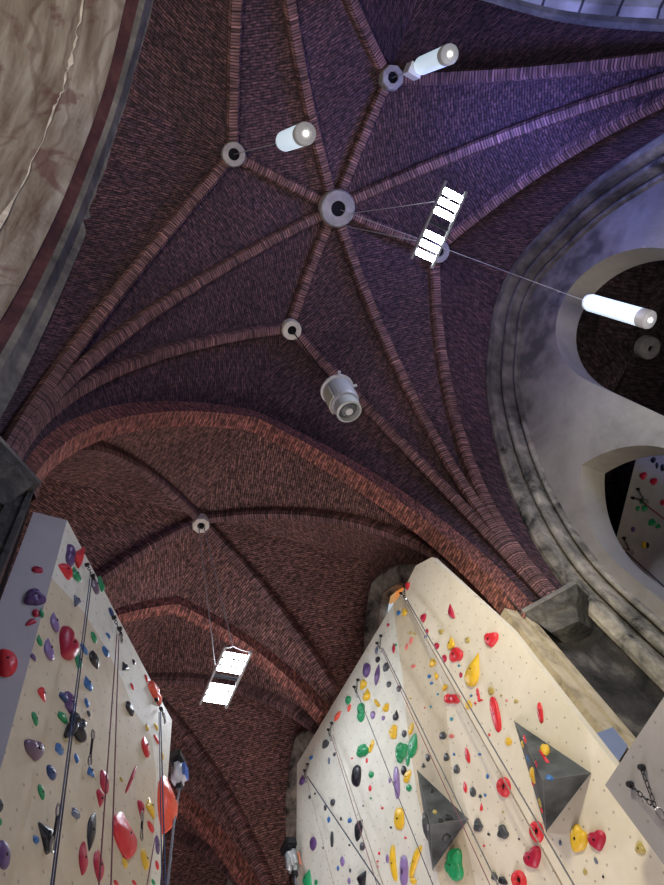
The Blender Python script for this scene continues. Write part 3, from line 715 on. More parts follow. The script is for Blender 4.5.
batch(PL, 0, 685, 3.32, [(142, 30, 30, 46, 'red', 'crescent', 215), (214, 42, 34, 28, 'navy', 'rock'), (236, 58, 36, 68, 'purple', 'long', 5, 'purple long hold left of the blue rope'), (296, 4, 22, 22, 'blue'),
    (290, 58, 16, 32, 'blue', 'lens'), (296, 95, 12, 18, 'grey'), (118, 111, 16, 46, 'green', 'long', 20), (210, 107, 36, 30, 'green', 'rock'),
    (252, 150, 76, 108, 'black', 'fork', 0, 'black forked hold'), (120, 212, 62, 72, 'mauve', 'heart', 5, 'mauve heart on the left half'), (198, 212, 28, 36, 'blue', 'rock'),
    (256, 242, 16, 34, 'blue', 'lens'), (173, 290, 32, 48, 'navy', 'blob'), (302, 283, 24, 54, 'blue', 'tri', 5), (139, 355, 18, 48, 'green', 'long', 22), (2, 400, 18, 46, 'grey'),
    (0, 455, 12, 30, 'green'), (404, 313, 11, 12, 'olive'), (253, 426, 28, 36, 'slate', 'rock'), (432, 77, 26, 38, 'black', 'rock'), (489, 141, 11, 16, 'yellow'), (520, 138, 12, 18, 'yellow'),
    (520, 180, 18, 13, 'red'), (540, 235, 9, 22, 'yellow'), (485, 198, 28, 62, 'red', 'drop', 0, 'red teardrop near the right edge'), (349, 320, 28, 70, 'crimson', 'long', 0, 'upper crimson hold of a stacked pair'),
    (335, 378, 28, 54, 'crimson', 'drop', 180), (437, 312, 10, 92, 'crimson', 'long', -22), (501, 400, 30, 70, 'yellow', 'tri', 0, 'large yellow triangular hold near the right edge'), (470, 413, 26, 48, 'crimson', 'drop', 180),
    (420, 495, 74, 150, 'red', 'lens', 3, 'huge bright red leaf-shaped hold'), (502, 471, 22, 26, 'red'), (154, 490, 62, 108, 'black', 'tri', 28, 'large black triangular hold'),
    (121, 513, 20, 28, 'blue'), (308, 482, 34, 122, 'black', 'horn', -10, 'long black horn low on the wall'), (280, 572, 32, 110, 'crimson', 'lens', -5, 'left one of two crimson leaf holds'), (331, 596, 34, 106, 'crimson', 'lens', 0, 'right one of two crimson leaf holds'),
    (416, 590, 18, 32, 'yellow'), (484, 577, 28, 66, 'yellow', 'lens', 0), (16, 563, 42, 102, 'purple', 'blob', 0, 'big dark purple ball at the lower left edge'), (386, 657, 14, 16, 'red'), (447, 657, 14, 14, 'red'),
    (524, 530, 14, 56, 'purple', 'long'), (523, 598, 12, 28, 'red'), (510, 655, 12, 16, 'green')], LW)
hold(PL, 168.5, 801, 17, 56, 'orange', 'lens', -4, depth=.16, land='huge orange-red fin bulging past the right edge', where=LW)
RWN = 'right wall'
batch(PR, 280, 550, 3.689, [(468, 135, 22, 28, 'red', 'drop', 180), (436, 232, 15, 18, 'blue'), (458, 230, 20, 28, 'yellow', 'rock'), (527, 250, 22, 34, 'crimson', 'heart'), (541, 300, 12, 20, 'crimson'),
    (630, 228, 26, 54, 'crimson', 'crescent', 20, 'crimson crescent by the wall top'), (592, 303, 28, 26, 'olive', 'tri', 180), (628, 342, 30, 46, 'yellow', 'drop', 0), (576, 354, 20, 26, 'crimson'), (605, 400, 18, 30, 'crimson'),
    (646, 386, 50, 56, 'red', 'heart', 180, 'fat red heart-shaped hold beside the big yellow teardrop'), (536, 320, 12, 12, 'blue'), (480, 305, 11, 12, 'olive'), (495, 310, 11, 12, 'olive'), (482, 335, 11, 28, 'pink', 'long', -20),
    (466, 358, 10, 24, 'pink', 'long', -20), (490, 429, 20, 13, 'pink'), (398, 276, 10, 14, 'crimson'), (418, 362, 12, 38, 'crimson', 'lens'), (427, 350, 7, 13, 'green'), (355, 370, 13, 30, 'slate', 'lens'),
    (359, 404, 17, 24, 'black'), (390, 432, 24, 34, 'grey', 'rock'), (317, 442, 28, 54, 'purple', 'blob', 0, 'purple oval at the upper left of the right wall'), (357, 460, 18, 78, 'purple', 'lens', -8, 'slim purple spindle'), (400, 495, 18, 24, 'grey'),
    (437, 511, 17, 26, 'grey'), (305, 496, 26, 38, 'yellow', 'rock'), (317, 532, 30, 46, 'yellow', 'drop', 0, 'upper yellow teardrop at the wall\'s left'), (250, 553, 22, 32, 'green'), (254, 583, 12, 26, 'orange', 'long', -25), (296, 598, 36, 66, 'green', 'twin', 0, 'green double hold near the left slope'),
    (211, 612, 16, 42, 'orange', 'lens', -35), (355, 568, 36, 26, 'yellow', 'tri', 160), (391, 585, 36, 30, 'yellow', 'tri', 200), (341, 608, 18, 32, 'lilac'), (427, 608, 20, 38, 'black', 'drop'), (380, 620, 13, 18, 'lilac'),
    (561, 417, 26, 32, 'yellow', 'rock'), (573, 462, 22, 36, 'yellow', 'tri', 30), (605, 504, 30, 28, 'yellow', 'tri', 20), (549, 466, 15, 15, 'blue'), (558, 491, 12, 12, 'blue'), (631, 548, 54, 54, 'red', 'twin', 90, 'fat red twin hold left of the ropes'),
    (581, 532, 9, 9, 'teal'), (659, 427, 10, 10, 'teal'), (480, 548, 8, 8, 'olive'), (555, 578, 8, 10, 'teal'), (533, 582, 6, 6, 'red')], RWN)
batch(PR, 280, 715, 3.689, [(166, 107, 26, 32, 'grey', 'rock'), (114, 157, 14, 14, 'blue'), (180, 169, 9, 28, 'slate'), (200, 145, 11, 16, 'grey'), (80, 238, 22, 36, 'purple', 'drop'), (302, 131, 46, 48, 'green', 'rock', 0, 'green block hold'),
    (336, 115, 14, 46, 'yellow', 'long', -20), (319, 168, 9, 20, 'red'), (265, 160, 8, 8, 'red'), (279, 224, 34, 76, 'black', 'long', -8, 'large glossy black oval hold'), (335, 220, 19, 26, 'green'), (404, 242, 10, 20, 'lilac'), (331, 270, 12, 24, 'red'),
    (334, 307, 8, 8, 'green'), (376, 343, 10, 10, 'red'), (193, 322, 18, 28, 'grey'), (166, 342, 11, 24, 'grey'), (128, 290, 7, 8, 'black'), (109, 302, 11, 15, 'grey'), (306, 335, 6, 6, 'black'), (179, 386, 11, 24, 'blue'), (256, 389, 16, 20, 'blue', 'rock'),
    (224, 383, 8, 16, 'grey'), (191, 458, 12, 56, 'grey', 'long'), (288, 424, 32, 80, 'black', 'horn', -15, 'black horn hold crossed by the pink rope'), (120, 474, 24, 52, 'purple', 'blob', 0, 'purple oval beside the auto-belay'), (159, 490, 7, 8, 'black'), (302, 485, 20, 32, 'grey', 'rock'),
    (365, 510, 8, 14, 'red'), (359, 540, 8, 8, 'red'), (358, 560, 9, 13, 'red'), (229, 540, 16, 38, 'lilac'), (255, 480, 8, 8, 'black'), (213, 565, 9, 20, 'blue'), (258, 573, 8, 18, 'grey'), (100, 600, 38, 58, 'green', 'drop', -10, 'green drop below the auto-belay'), (132, 617, 12, 22, 'green'),
    (254, 612, 12, 24, 'lilac'), (303, 600, 44, 70, 'black', 'tri', -20, 'black triangular hold at the bottom'), (415, 62, 34, 48, 'yellow', 'rock', -25, 'yellow block left of the pink ropes'), (457, 69, 18, 28, 'grey'), (482, 50, 18, 46, 'yellow', 'lens', -20), (423, 8, 18, 26, 'black'),
    (444, 135, 54, 58, 'green', 'rock', 20, 'left lobe of the large green pair'), (487, 112, 34, 92, 'green', 'lens', -12, 'tall green blade of the large green pair'), (470, 165, 16, 46, 'green', 'lens', 0), (544, 158, 17, 30, 'grey'), (528, 184, 16, 26, 'grey', 'tri'),
    (599, 76, 28, 30, 'grey', 'rock'), (631, 78, 20, 16, 'pink'), (631, 15, 12, 16, 'teal'), (612, 155, 22, 32, 'grey', 'rock'), (650, 200, 24, 36, 'grey', 'rock'), (641, 145, 9, 12, 'blue'), (429, 248, 22, 114, 'lilac', 'long', 3, 'tall lilac bar hold'),
    (455, 205, 20, 38, 'black'), (468, 226, 26, 50, 'yellow', 'lens', -30), (474, 269, 20, 28, 'green'), (437, 382, 36, 80, 'yellow', 'long', 0, 'broad yellow slab hold'), (408, 415, 9, 9, 'black'), (461, 452, 9, 9, 'red'), (417, 545, 26, 128, 'yellow', 'banana', 5, 'left yellow banana'),
    (395, 530, 12, 34, 'lilac'), (455, 575, 30, 112, 'lilac', 'long', 0, 'knobbly purple column between the bananas'), (497, 540, 26, 120, 'yellow', 'banana', -18, 'right yellow banana'), (490, 612, 24, 26, 'yellow')], RWN)
batch(PR, 400, 550, 3.689, [(332, 328, 52, 58, 'red', 'heart', 0, 'red heart alone near the right edge'), (247, 333, 20, 24, 'olive'), (268, 438, 56, 122, 'yellow', 'drop', -14, 'big yellow teardrop'), (216, 427, 10, 10, 'teal'), (223, 461, 12, 22, 'crimson'),
    (334, 520, 24, 32, 'olive'), (287, 535, 12, 48, 'red', 'long', 10), (298, 554, 14, 9, 'red'), (350, 604, 32, 124, 'red', 'long', 12, 'long red bar right of the ropes'), (516, 600, 20, 72, 'red', 'long', 8, 'slim red bar near the right edge'), (372, 536, 8, 8, 'olive'), (392, 555, 8, 8, 'pink'), (427, 558, 18, 16, 'olive', 'rock'),
    (251, 571, 26, 34, 'yellow', 'rock'), (262, 537, 10, 10, 'blue'), (277, 565, 8, 10, 'red'), (190, 622, 12, 10, 'teal')], RWN)
batch(PR, 400, 715, 3.689, [(398, 97, 26, 32, 'yellow', 'blob'), (247, 148, 18, 60, 'red', 'lens', 15), (293, 145, 13, 9, 'blue'), (321, 226, 20, 12, 'blue', 'lens', 90), (380, 265, 50, 72, 'red', 'donut', 0, 'upper red ring left of the big pyramid'), (328, 73, 8, 12, 'red'), (239, 266, 15, 42, 'red', 'lens', 12),
    (267, 284, 24, 38, 'grey'), (295, 300, 13, 15, 'grey'), (313, 295, 11, 13, 'blue'), (299, 338, 13, 30, 'red', 'drop'), (285, 408, 34, 52, 'grey', 'rock', 0, 'dark grey rock beside the small pyramid\'s tip'), (376, 432, 42, 54, 'grey', 'rock', 0, 'dark grey faceted rock in the lower middle'), (326, 440, 11, 11, 'black'), (438, 457, 8, 8, 'black'),
    (501, 430, 52, 78, 'red', 'donut', 0, 'middle red ring below the big pyramid'), (485, 525, 72, 74, 'crimson', 'heart', 20, 'large crimson ball between two red rings'), (436, 610, 54, 74, 'red', 'donut', 0, 'lowest red ring'), (590, 472, 11, 22, 'slate'), (346, 596, 26, 32, 'grey', 'rock'), (376, 612, 36, 32, 'black', 'rock'),
    (309, 482, 9, 9, 'red'), (379, 357, 7, 8, 'olive'), (196, 552, 76, 112, 'green', 'rock', -15, 'big green slab below the small pyramid'), (20, 453, 8, 8, 'red')], RWN)
batch(PR, 500, 715, 4.05, [(312, 500, 80, 104, 'yellow', 'heart', -18, 'big yellow heart right of the big pyramid'), (388, 505, 72, 86, 'crimson', 'heart', 15, 'crimson heart beside the yellow heart'), (387, 590, 12, 28, 'slate', 'long', 25), (343, 635, 18, 24, 'olive'), (565, 540, 42, 54, 'olive', 'rock', 0, 'mustard rock by the grey block\'s edge'), (417, 655, 8, 13, 'black')], RWN)
# gallery holds
batch(PGA, 540, 400, 5.355, [(550, 405, 40, 42, 'crimson', 'heart'), (606, 435, 40, 40, 'crimson', 'heart'), (655, 548, 30, 34, 'crimson'), (605, 320, 44, 24, 'black', 'twin', 60), (625, 350, 16, 36, 'black'), (655, 362, 26, 40, 'black'), (543, 543, 26, 26, 'green'),
    (523, 580, 26, 26, 'green'), (558, 580, 32, 36, 'green', 'rock'), (597, 655, 44, 40, 'green', 'rock'), (630, 672, 36, 40, 'green', 'tri'), (497, 693, 22, 32, 'purple'), (555, 775, 26, 40, 'yellow'), (575, 778, 16, 34, 'black')], 'gallery wall')

# pyramids (volumes) and what is bolted on them
def pyramid(base, apex, height, name_label, facecolor=None):
    B = [PR.px(*q, off=.002) for q in base]; A = PR.px(*apex, off=height)
    root = empty('climbing_volume', B[0]); tag(root, name_label, 'climbing volume')
    bm = bmesh.new(); vs = [bm.verts.new(p-B[0]) for p in B+[A]]
    bm.faces.new(vs[:3])
    for i in range(3): bm.faces.new((vs[i], vs[(i+1) % 3], vs[3]))
    link('body', bm, PYR, root)
    b2 = bmesh.new()
    for i in range(3): tube(b2, [B[i]-B[0], A-B[0]], .005, 6)
    link('edge_trim', b2, mat('worn_edge', (.13, .13, .125), .7), root)
    return B, A
def onface(P, i, n_, lst, where):
    B, A = P; a, b = B[i], B[(i+1) % 3]; n = (b-a).cross(A-a).normalized()
    if n.x > 0: n = -n
    pl = Plane(n, a); batch(pl, *n_, lst, where)
Pb = pyramid([(514, 721), (591, 773), (546, 832)], (543, 780), .62, 'large dark grey pyramid volume at right with yellow and red holds on it')
Ps = pyramid([(417, 770), (468.5, 819), (432.5, 870)], (430.5, 825), .5, 'smaller dark grey pyramid volume with black knobs, left of the other pyramid')
onface(Pb, 0, (500, 715, 4.05), [(183, 137, 40, 46, 'yellow', 'heart'), (182, 172, 66, 18, 'red', 'crescent', -90), (200, 252, 36, 22, 'blue', 'rock')], 'big pyramid')
onface(Pb, 2, (500, 715, 4.05), [(130, 245, 20, 48, 'yellow', 'rock'), (100, 97, 12, 14, 'red'), (90, 118, 10, 14, 'yellow'), (112, 178, 10, 18, 'blue'), (146, 198, 10, 14, 'crimson'), (160, 355, 14, 18, 'olive', 'rock'), (168, 385, 9, 12, 'red'), (132, 275, 9, 14, 'red')], 'big pyramid')
onface(Ps, 0, (400, 715, 3.689), [(150, 388, 20, 18, 'black'), (178, 376, 30, 26, 'black', 'rock'), (128, 356, 16, 16, 'olive'), (118, 278, 14, 18, 'black')], 'small pyramid')
onface(Ps, 1, (400, 715, 3.689), [(172, 455, 34, 30, 'grey', 'rock')], 'small pyramid')
onface(Ps, 2, (400, 715, 3.689), [(95, 408, 22, 36, 'grey', 'rock'), (88, 380, 8, 14, 'black')], 'small pyramid')
# labels: every hold gets its own words
WT = {'left wall': 'left wall', 'right wall': 'right wall', 'left side face': "left wall's grey side", 'gallery wall': 'gallery wall', 'big pyramid': 'big pyramid', 'small pyramid': 'small pyramid'}
def base(h):
    m = max(h['w'], h['h']); sz = 'tiny' if m < 4 else 'small' if m < 9 else 'medium' if m < 17 else 'large'
    return '%s %s %s hold' % (sz, CN.get(h['c'], h['c']), HN[h['s']])
lands = [h for h in HOLDS if h['land']]
def short(h): return h['land']
def dirn(h, l):
    dx, dy = h['u']-l['u'], h['v']-l['v']
    a = 'above' if dy < 0 else 'below'; b = 'left of' if dx < 0 else 'right of'
    if abs(dx) > 2*abs(dy): return b
    if abs(dy) > 2*abs(dx): return a
    return a+' and '+b
used = {}
for h in HOLDS:
    if h['land']:
        t = h['land']
        if len(t.split()) < 7: t += ' on the '+WT[h['where']] if 'wall' not in t else ''
        h['o']['label'] = t; used[t] = h
for h in HOLDS:
    if h['land']: continue
    same = sorted([l for l in lands if l['where'] == h['where']], key=lambda l: (l['u']-h['u'])**2+(l['v']-h['v'])**2)
    cands = []
    for l in same[:5]:
        w = l['land'].split(' on the ')[0].split(', ')[0].split(' at the ')[0].split(' in the ')[0]
        cands.append('%s, %s the %s' % (base(h), dirn(h, l), w))
    for far, nm in (((0, -1), 'nearest the top'), ((0, 1), 'nearest the bottom'), ((-1, 0), 'nearest the left'), ((1, 0), 'nearest the right')):
        peers = [k for k in HOLDS if k['where'] == h['where'] and not k['land'] and base(k) == base(h)]
        if max(peers, key=lambda k: k['u']*far[0]+k['v']*far[1]) is h: cands.append('%s on the %s, %s of its kind' % (base(h), WT[h['where']], nm))
    near = sorted([k for k in HOLDS if k is not h and k['where'] == h['where']], key=lambda l: (l['u']-h['u'])**2+(l['v']-h['v'])**2)
    for k in near[:4]:
        cands.append('%s on the %s, %s its %s %s neighbour' % (base(h), WT[h['where']], dirn(h, k), CN.get(k['c'], k['c']), HN[k['s']]))
    cands = [' '.join(c.split()[:16]) for c in cands if len(c.split()) <= 16] or cands[-1:]
    t = next((c for c in cands if c not in used), None)
    if t is None: t = cands[0]+' again'
    used[t] = h; h['o']['label'] = t
for h in HOLDS: h['o']['category'] = 'climbing hold'

# ------------------------------------------------------------------ ropes, anchors, quickdraws
def rope(pl, p0, p1, colr, label, r=.0065, off0=.16, off1=.4, ext=.5):
    a = pl.px(*p0, off=off0); b = pl.px(*p1, off=off1); b2 = b+(b-a)*ext
    bm = bmesh.new(); tube(bm, [a, a.lerp(b, .33)+V3((0, 0, -.004)), a.lerp(b, .66), b, b2], r, 6)
    o = link('climbing_rope', bm, colr, smooth=True); recentre(o, a); tag(o, label, 'rope', 'climbing ropes')
RP = {k: mat('rope_'+k, c, .8, bump=.3, bscale=90, var=.3, vscale=60) for k, c in dict(blue=(.05, .08, .17), navy=(.03, .04, .08), wine=(.20, .06, .09), tan=(.32, .26, .20), grey=(.16, .16, .17), red=(.3, .05, .05), strap=(.15, .16, .2), pale=(.4, .36, .3)).items()}
def anchor(pl, u, v, label, s=1.0, ang=0, off=.05):
    """two bolt hangers, a V of chain and a shared carabiner"""
    c = pl.px(u, v, off=off); root = empty('rope_anchor', c); tag(root, label, 'rope anchor', 'chain anchors of the ropes')
    Y = -pl.up; X = pl.r; ca, sa = math.cos(ang), math.sin(ang)
    tr = lambda x, y, z=0: (X*(x*ca-y*sa)+pl.up*(x*sa+y*ca))*s+pl.n*z
    for sg in (-1, 1):
        bm = bmesh.new(); p = tr(.09*sg, .02)
        x, y, a = X, pl.up, pl.n
        bmesh.ops.create_cone(bm, cap_ends=True, segments=10, radius1=.03*s, radius2=.022*s, depth=.05, matrix=Matrix.Translation(p) @ pl.n.to_track_quat('Z', 'Y').to_matrix().to_4x4())
        link('bolt_hanger', bm, DARKM, root)
        bm = bmesh.new(); q = tr(0, -.28, .08)
        for i in range(6):
            m0 = p.lerp(q, (i+.1)/6); m1 = p.lerp(q, (i+.95)/6); d = (m1-m0); w = (pl.n if i % 2 else d.normalized().cross(pl.n))*.014*s
            tube(bm, [m0-w, m1-w, m1+w, m0+w, m0-w], .005*s, 5, False)
        link('chain', bm, DARKM, root)
    bm = bmesh.new(); q = tr(0, -.28, .08); pts = []
    for i in range(13):
        t = 2*math.pi*i/12; pts.append(q+tr(.03*math.sin(t)*(1 if math.cos(t) > 0 else .75), -.055+.055*math.cos(t), 0))
    tube(bm, pts, .008*s, 6, False); link('carabiner', bm, STEEL, root)
A = anchor
A(PL, 90, 571, 'chain anchor at the top of the left wall, blue rope hanging from it', 1.0)
A(PL, 117, 624, 'chain anchor in the upper right of the left wall, wine-coloured rope below', 1.1)
A(PL, 159, 705, 'chain anchor at the right edge of the left wall', 1.0)
A(PR, 403, 590, 'chain anchor at the top of the right wall by the window', 1.0)
A(PR, 379, 640, 'chain anchor second from the top of the right wall', 1.0)
A(PR, 356, 684, 'chain anchor halfway down the sloping top of the right wall', 1.0)
A(PR, 330, 727, 'chain anchor above the black oval hold on the right wall', 1.0)
A(PR, 306, 768, 'lowest chain anchor at the far top corner of the right wall', 1.0)
A(PG, 637, 778, 'black chain anchor on the plain grey block', 1.25)
A(PGA, 636, 494, 'chain anchor on the dim gallery wall', 1.2)
A(PGA, 622, 543, 'lower chain anchor on the dim gallery wall', 1.2)
rope(PL, (90, 578), (51, 885), RP['blue'], 'dark blue rope strand on the left wall, left one of the pair')
rope(PL, (92, 578), (53.5, 885), RP['navy'], 'dark rope strand on the left wall, right one of the pair')
rope(PL, (117, 634), (99, 885), RP['wine'], 'wine rope strand in the middle of the left wall, left of the pair')
rope(PL, (119, 634), (111, 885), RP['wine'], 'wine rope strand in the middle of the left wall, right of the pair')
rope(PL, (159, 712), (162, 885), RP['blue'], 'blue rope at the right edge of the left wall')
rope(PL, (160.5, 712), (165.5, 885), RP['blue'], 'second blue rope strand at the right edge of the left wall', .008)
rope(PL, (155, 838), (147, 885), RP['wine'], 'short thin rope end at the bottom right of the left wall')
rope(PR, (405, 600), (562, 885), RP['tan'], 'tan rope strand from the window-side anchor, left of the pair', .011)
rope(PR, (407, 600), (574, 885), RP['grey'], 'grey rope strand from the window-side anchor, right of the pair', .011)
rope(PR, (381, 648), (490, 885), RP['wine'], 'wine rope strand passing the small pyramid tip, left of the pair')
rope(PR, (382.5, 648), (498, 885), RP['grey'], 'grey rope strand passing the small pyramid tip, right of the pair', .010)
rope(PR, (357, 692), (433, 885), RP['navy'], 'dark navy rope between the green pair and the yellow bananas')
rope(PR, (331, 735), (377, 885), RP['wine'], 'pink-brown rope strand beside the black oval, left of the pair')
rope(PR, (332.5, 735), (383, 885), RP['pale'], 'pale rope strand beside the black oval, right of the pair', .010)
rope(PR, (307, 776), (380, 885), RP['navy'], 'dark rope running diagonally from the far top corner anchor', .011)
rope(PR, (306, 776), (334, 885), RP['pale'], 'pale rope hanging from the far top corner anchor', .010)
rope(PGA, (640, 500), (668, 522), RP['red'], 'red rope on the dim gallery wall', .014)
rope(PGA, (626, 552), (668, 590), RP['navy'], 'dark rope on the dim gallery wall', .014)
def quick(u, v, h, label):
    a = PL.px(u, v, off=.05); root = empty('quickdraw', a); tag(root, label, 'quickdraw', 'quickdraws on the left wall')
    for nm, z, m in (('carabiner', 0, STEEL), ('carabiner', -h, STEEL)):
        bm = bmesh.new(); pts = [PL.r*.03*math.sin(t)+PL.up*(z+.06*math.cos(t))+PL.n*.03 for t in [2*math.pi*i/12 for i in range(13)]]
        tube(bm, pts, .009, 6, False); link(nm, bm, m, root)
    bm = bmesh.new(); tube(bm, [PL.up*-.05+PL.n*.03, PL.up*(-h+.05)+PL.n*.03], .013, 6); link('sling', bm, mat('sling_black', (.02, .02, .03), .8), root)
quick(90, 736, .32, 'steel quickdraw right of the black forked hold')
quick(139.5, 818, .22, 'steel quickdraw hanging below a crimson drop hold')
quick(54.5, 812, .3, 'dark quickdraw above the large black triangular hold')
# auto-belay devices
def belay(c, s, body, label, dirv, strap_to):
    root = empty('auto_belay', c); tag(root, label, 'auto belay device')
    x, y, a = V3(dirv).normalized(), None, V3((0, 0, 1)); y = a.cross(x)
    M = Matrix((x, y, a)).transposed().to_4x4()
    bm = bmesh.new(); box(bm, (-.17*s, -.13*s, -.26*s), (.17*s, .13*s, .22*s), M); bmesh.ops.bevel(bm, geom=bm.edges[:], offset=.09*s, segments=3, affect='EDGES'); link('housing', bm, body[0], root, True)
    bm = bmesh.new(); box(bm, (-.11*s, -.155*s, -.16*s), (.11*s, -.10*s, .12*s), M); bmesh.ops.bevel(bm, geom=bm.edges[:], offset=.015*s, segments=2, affect='EDGES'); link('cover_plate', bm, body[1], root)
    bm = bmesh.new(); box(bm, (-.20*s, -.10*s, .2*s), (.20*s, .14*s, .40*s), M); bmesh.ops.bevel(bm, geom=bm.edges[:], offset=.03*s, segments=2, affect='EDGES'); link('bracket', bm, DARKM, root)
    bm = bmesh.new(); box(bm, (-.05*s, -.05*s, -.36*s), (.05*s, .05*s, -.24*s), M); link('nozzle', bm, DARKM, root)
    bm = bmesh.new(); d = V3(strap_to)-V3(c); tube(bm, [M.to_3x3() @ V3((0, 0, -.34*s)), d*.5, d], .022*s, 6); link('strap', bm, RP['strap'], root)
rt_p = V3((rt.x, rt.y, 0)); eb = PL.px(178.5, 776); d = (PL.r if PL.r.x > 0 else -PL.r)
c = hit(179, 773, PL.n, PL.p+PL.n*.02)
belay(c, .75, (mat('pale_grey_plastic', (.45, .47, .52), .35), mat('blue_plate', (.05, .13, .45), .4)), 'grey and blue auto-belay device at the right edge of the left wall', PL.r, hit(166, 900, PL.n, PL.p+PL.n*.3))
c = PR.px(292, 860, off=.25)
belay(c, .95, (mat('steel_grey', (.38, .42, .42), .35, .3), mat('orange_plate', (.55, .22, .14), .5)), 'grey auto-belay device with black bracket at the far left edge of the right wall', (0, 1, 0), PR.px(299, 900, off=.35))

# ------------------------------------------------------------------ lamps
def wire(bm, a, b, r=.008, sag=0, n=8):
    a = V3(a); b = V3(b); tube(bm, [a.lerp(b, i/n)+V3((0, 0, -sag*math.sin(math.pi*i/n))) for i in range(n+1)], r, 6)
CABLE = mat('cable', (.30, .29, .30), .6)
def tubelamp(top_, bot, r, hang, label, power, extra=False):
    top_ = V3(top_); bot = V3(bot); root = empty('tube_lamp', top_); tag(root, label, 'hanging lamp', 'hanging tube lamps')
    x, y, a = frame(bot-top_); L = (bot-top_).length
    def cyl(name, prof, m, sm=True):
        bm = bmesh.new(); rows = [[a*h+(x*math.cos(2*math.pi*k/28)+y*math.sin(2*math.pi*k/28))*q for k in range(28)] for q, h in prof]
        vs = quadgrid(bm, rows, closed=True); bm.faces.new(vs[0]); bm.faces.new(vs[-1]); return link(name, bm, m, root, sm)
    cyl('diffuser', [(r*.85, .02), (r, .07), (r, L*.86), (r*.99, L*.87)], TUBE)
    lh = cyl('lower_housing', [(r*1.0, L*.865), (r*1.02, L*.88), (r*1.02, L-.03), (r*.97, L)], TUBECAP)
    rf = cyl('reflector', [(r*.55, L+.001), (r*.35, L+.012)], mat('reflector', (.35, .33, .3), .4, .5, emit=(1, .95, .9), estr=.25), True)
    bu = cyl('bulb', [(r*.25, L+.003), (r*.2, L+.03), (r*.08, L+.045)], TUBELED)
    rf.parent = lh; bu.parent = lh
    cyl('top_cap', [(r*.5, -.04), (r*.9, -.01), (r*.92, .04)], WHITEP)
    bm = bmesh.new(); wire(bm, V3((0, 0, 0)), V3(hang)-top_, .007, .02); link('cable', bm, CABLE, root)
    if extra:
        bm = bmesh.new(); q = atz(413, 71, top_.z+.1)-top_; box(bm, q-V3((.13, .1, .16)), q+V3((.13, .1, .16))); link('driver_box', bm, WHITEP, root)
    l = bpy.data.lights.new('tube_light', 'POINT'); l.energy = power; l.color = (.72, .82, 1); l.shadow_soft_size = .3
    lo_ = bpy.data.objects.new('tube_light', l); COL.objects.link(lo_); lo_.location = bot+a*.9
p = atz(284, 141.5, 10.3); q = atz(306, 133.5, 9.2)
tubelamp(p, q, .118, bW-V3((0, 0, .2)), 'tube lamp hanging left of the central ring, its end toward the camera', 22)
p = atz(421, 66, 14.6); q = atz(450, 54, 13.1)
tubelamp(p, q, .155, bN-V3((0, 0, .2)), 'tube lamp with a small white box, topmost of the three', 40, True)
p = atz(588, 302, 12.3); q = atz(650, 320, 10.9)
tubelamp(p, q, .16, bC-V3((0, 0, .25)), 'long tube lamp in front of the round opening at right', 40)
def gridlamp(cx, cy, z, w, L, hang, label, rotz=0, power=400, sides=True, two=None):
    root = empty('grid_lamp', (cx, cy, z)); root.rotation_euler = (0, 0, rotz); tag(root, label, 'hanging floodlight', 'hanging grid floodlights')
    for sx in (-1, 1):
        bm = bmesh.new(); box(bm, (sx*w/2-.02, -L/2-.06, -.03), (sx*w/2+.02, L/2+.06, .04)); link('side_rail', bm, mat('aluminium', (.6, .6, .6), .35, .8), root)
    bm = bmesh.new(); box(bm, (-w/2+.02, -.03, .0), (w/2-.02, .03, .05)); link('driver', bm, DARKM, root)
    bh = (L/2-.14)/3
    for s in (-1, 1):
        for k in range(3):
            y0 = s*(.13+bh*k+.03); y1 = s*(.13+bh*(k+1)-.03)
            bm = bmesh.new(); box(bm, (-w/2+.03, min(y0, y1), -.035), (w/2-.03, max(y0, y1), .01)); bmesh.ops.bevel(bm, geom=bm.edges[:], offset=.012, segments=2, affect='EDGES'); link('led_bar', bm, LED, root)
    iv = Matrix.Rotation(-rotz, 3, 'Z')
    for a, b in hang:
        bm = bmesh.new(); wire(bm, a, iv @ (V3(b)-V3((cx, cy, z))), .011, .03); link('cable', bm, CABLE, root)
    l = bpy.data.lights.new('grid_light', 'AREA'); l.energy = power; l.color = (.80, .87, 1); l.shape = 'RECTANGLE'; l.size = w; l.size_y = L
    lo_ = bpy.data.objects.new('grid_light', l); COL.objects.link(lo_); lo_.location = (cx, cy, z-.06); lo_.rotation_euler = (0, 0, rotz)
c5 = atz(225.5, 678, 11.9)
BR = atz(232.8, 646, 12.05)
gridlamp(c5.x, c5.y, 11.9, .55, 1.3, [((-.26, -.68, .03), BR), ((.26, -.68, .03), BR), (tuple(BR-c5), bosses2[0]-V3((-.06, 0, .2))), ((-.26, -.15, .03), bosses2[0]-V3((.06, 0, .2)))], 'six-bar white floodlight hanging low in the nave vault', 0, 130)
c4 = atz(438.5, 225.5, 13.4)
gridlamp(c4.x, c4.y, 13.4, .46, 1.36, [((0, -.5, .03), bC+V3((.3, 0, -.2))), ((-.2, .4, .03), bC+V3((.2, .3, -.2)))], 'bright six-bar floodlight hanging right of the central ring', 0, 250)
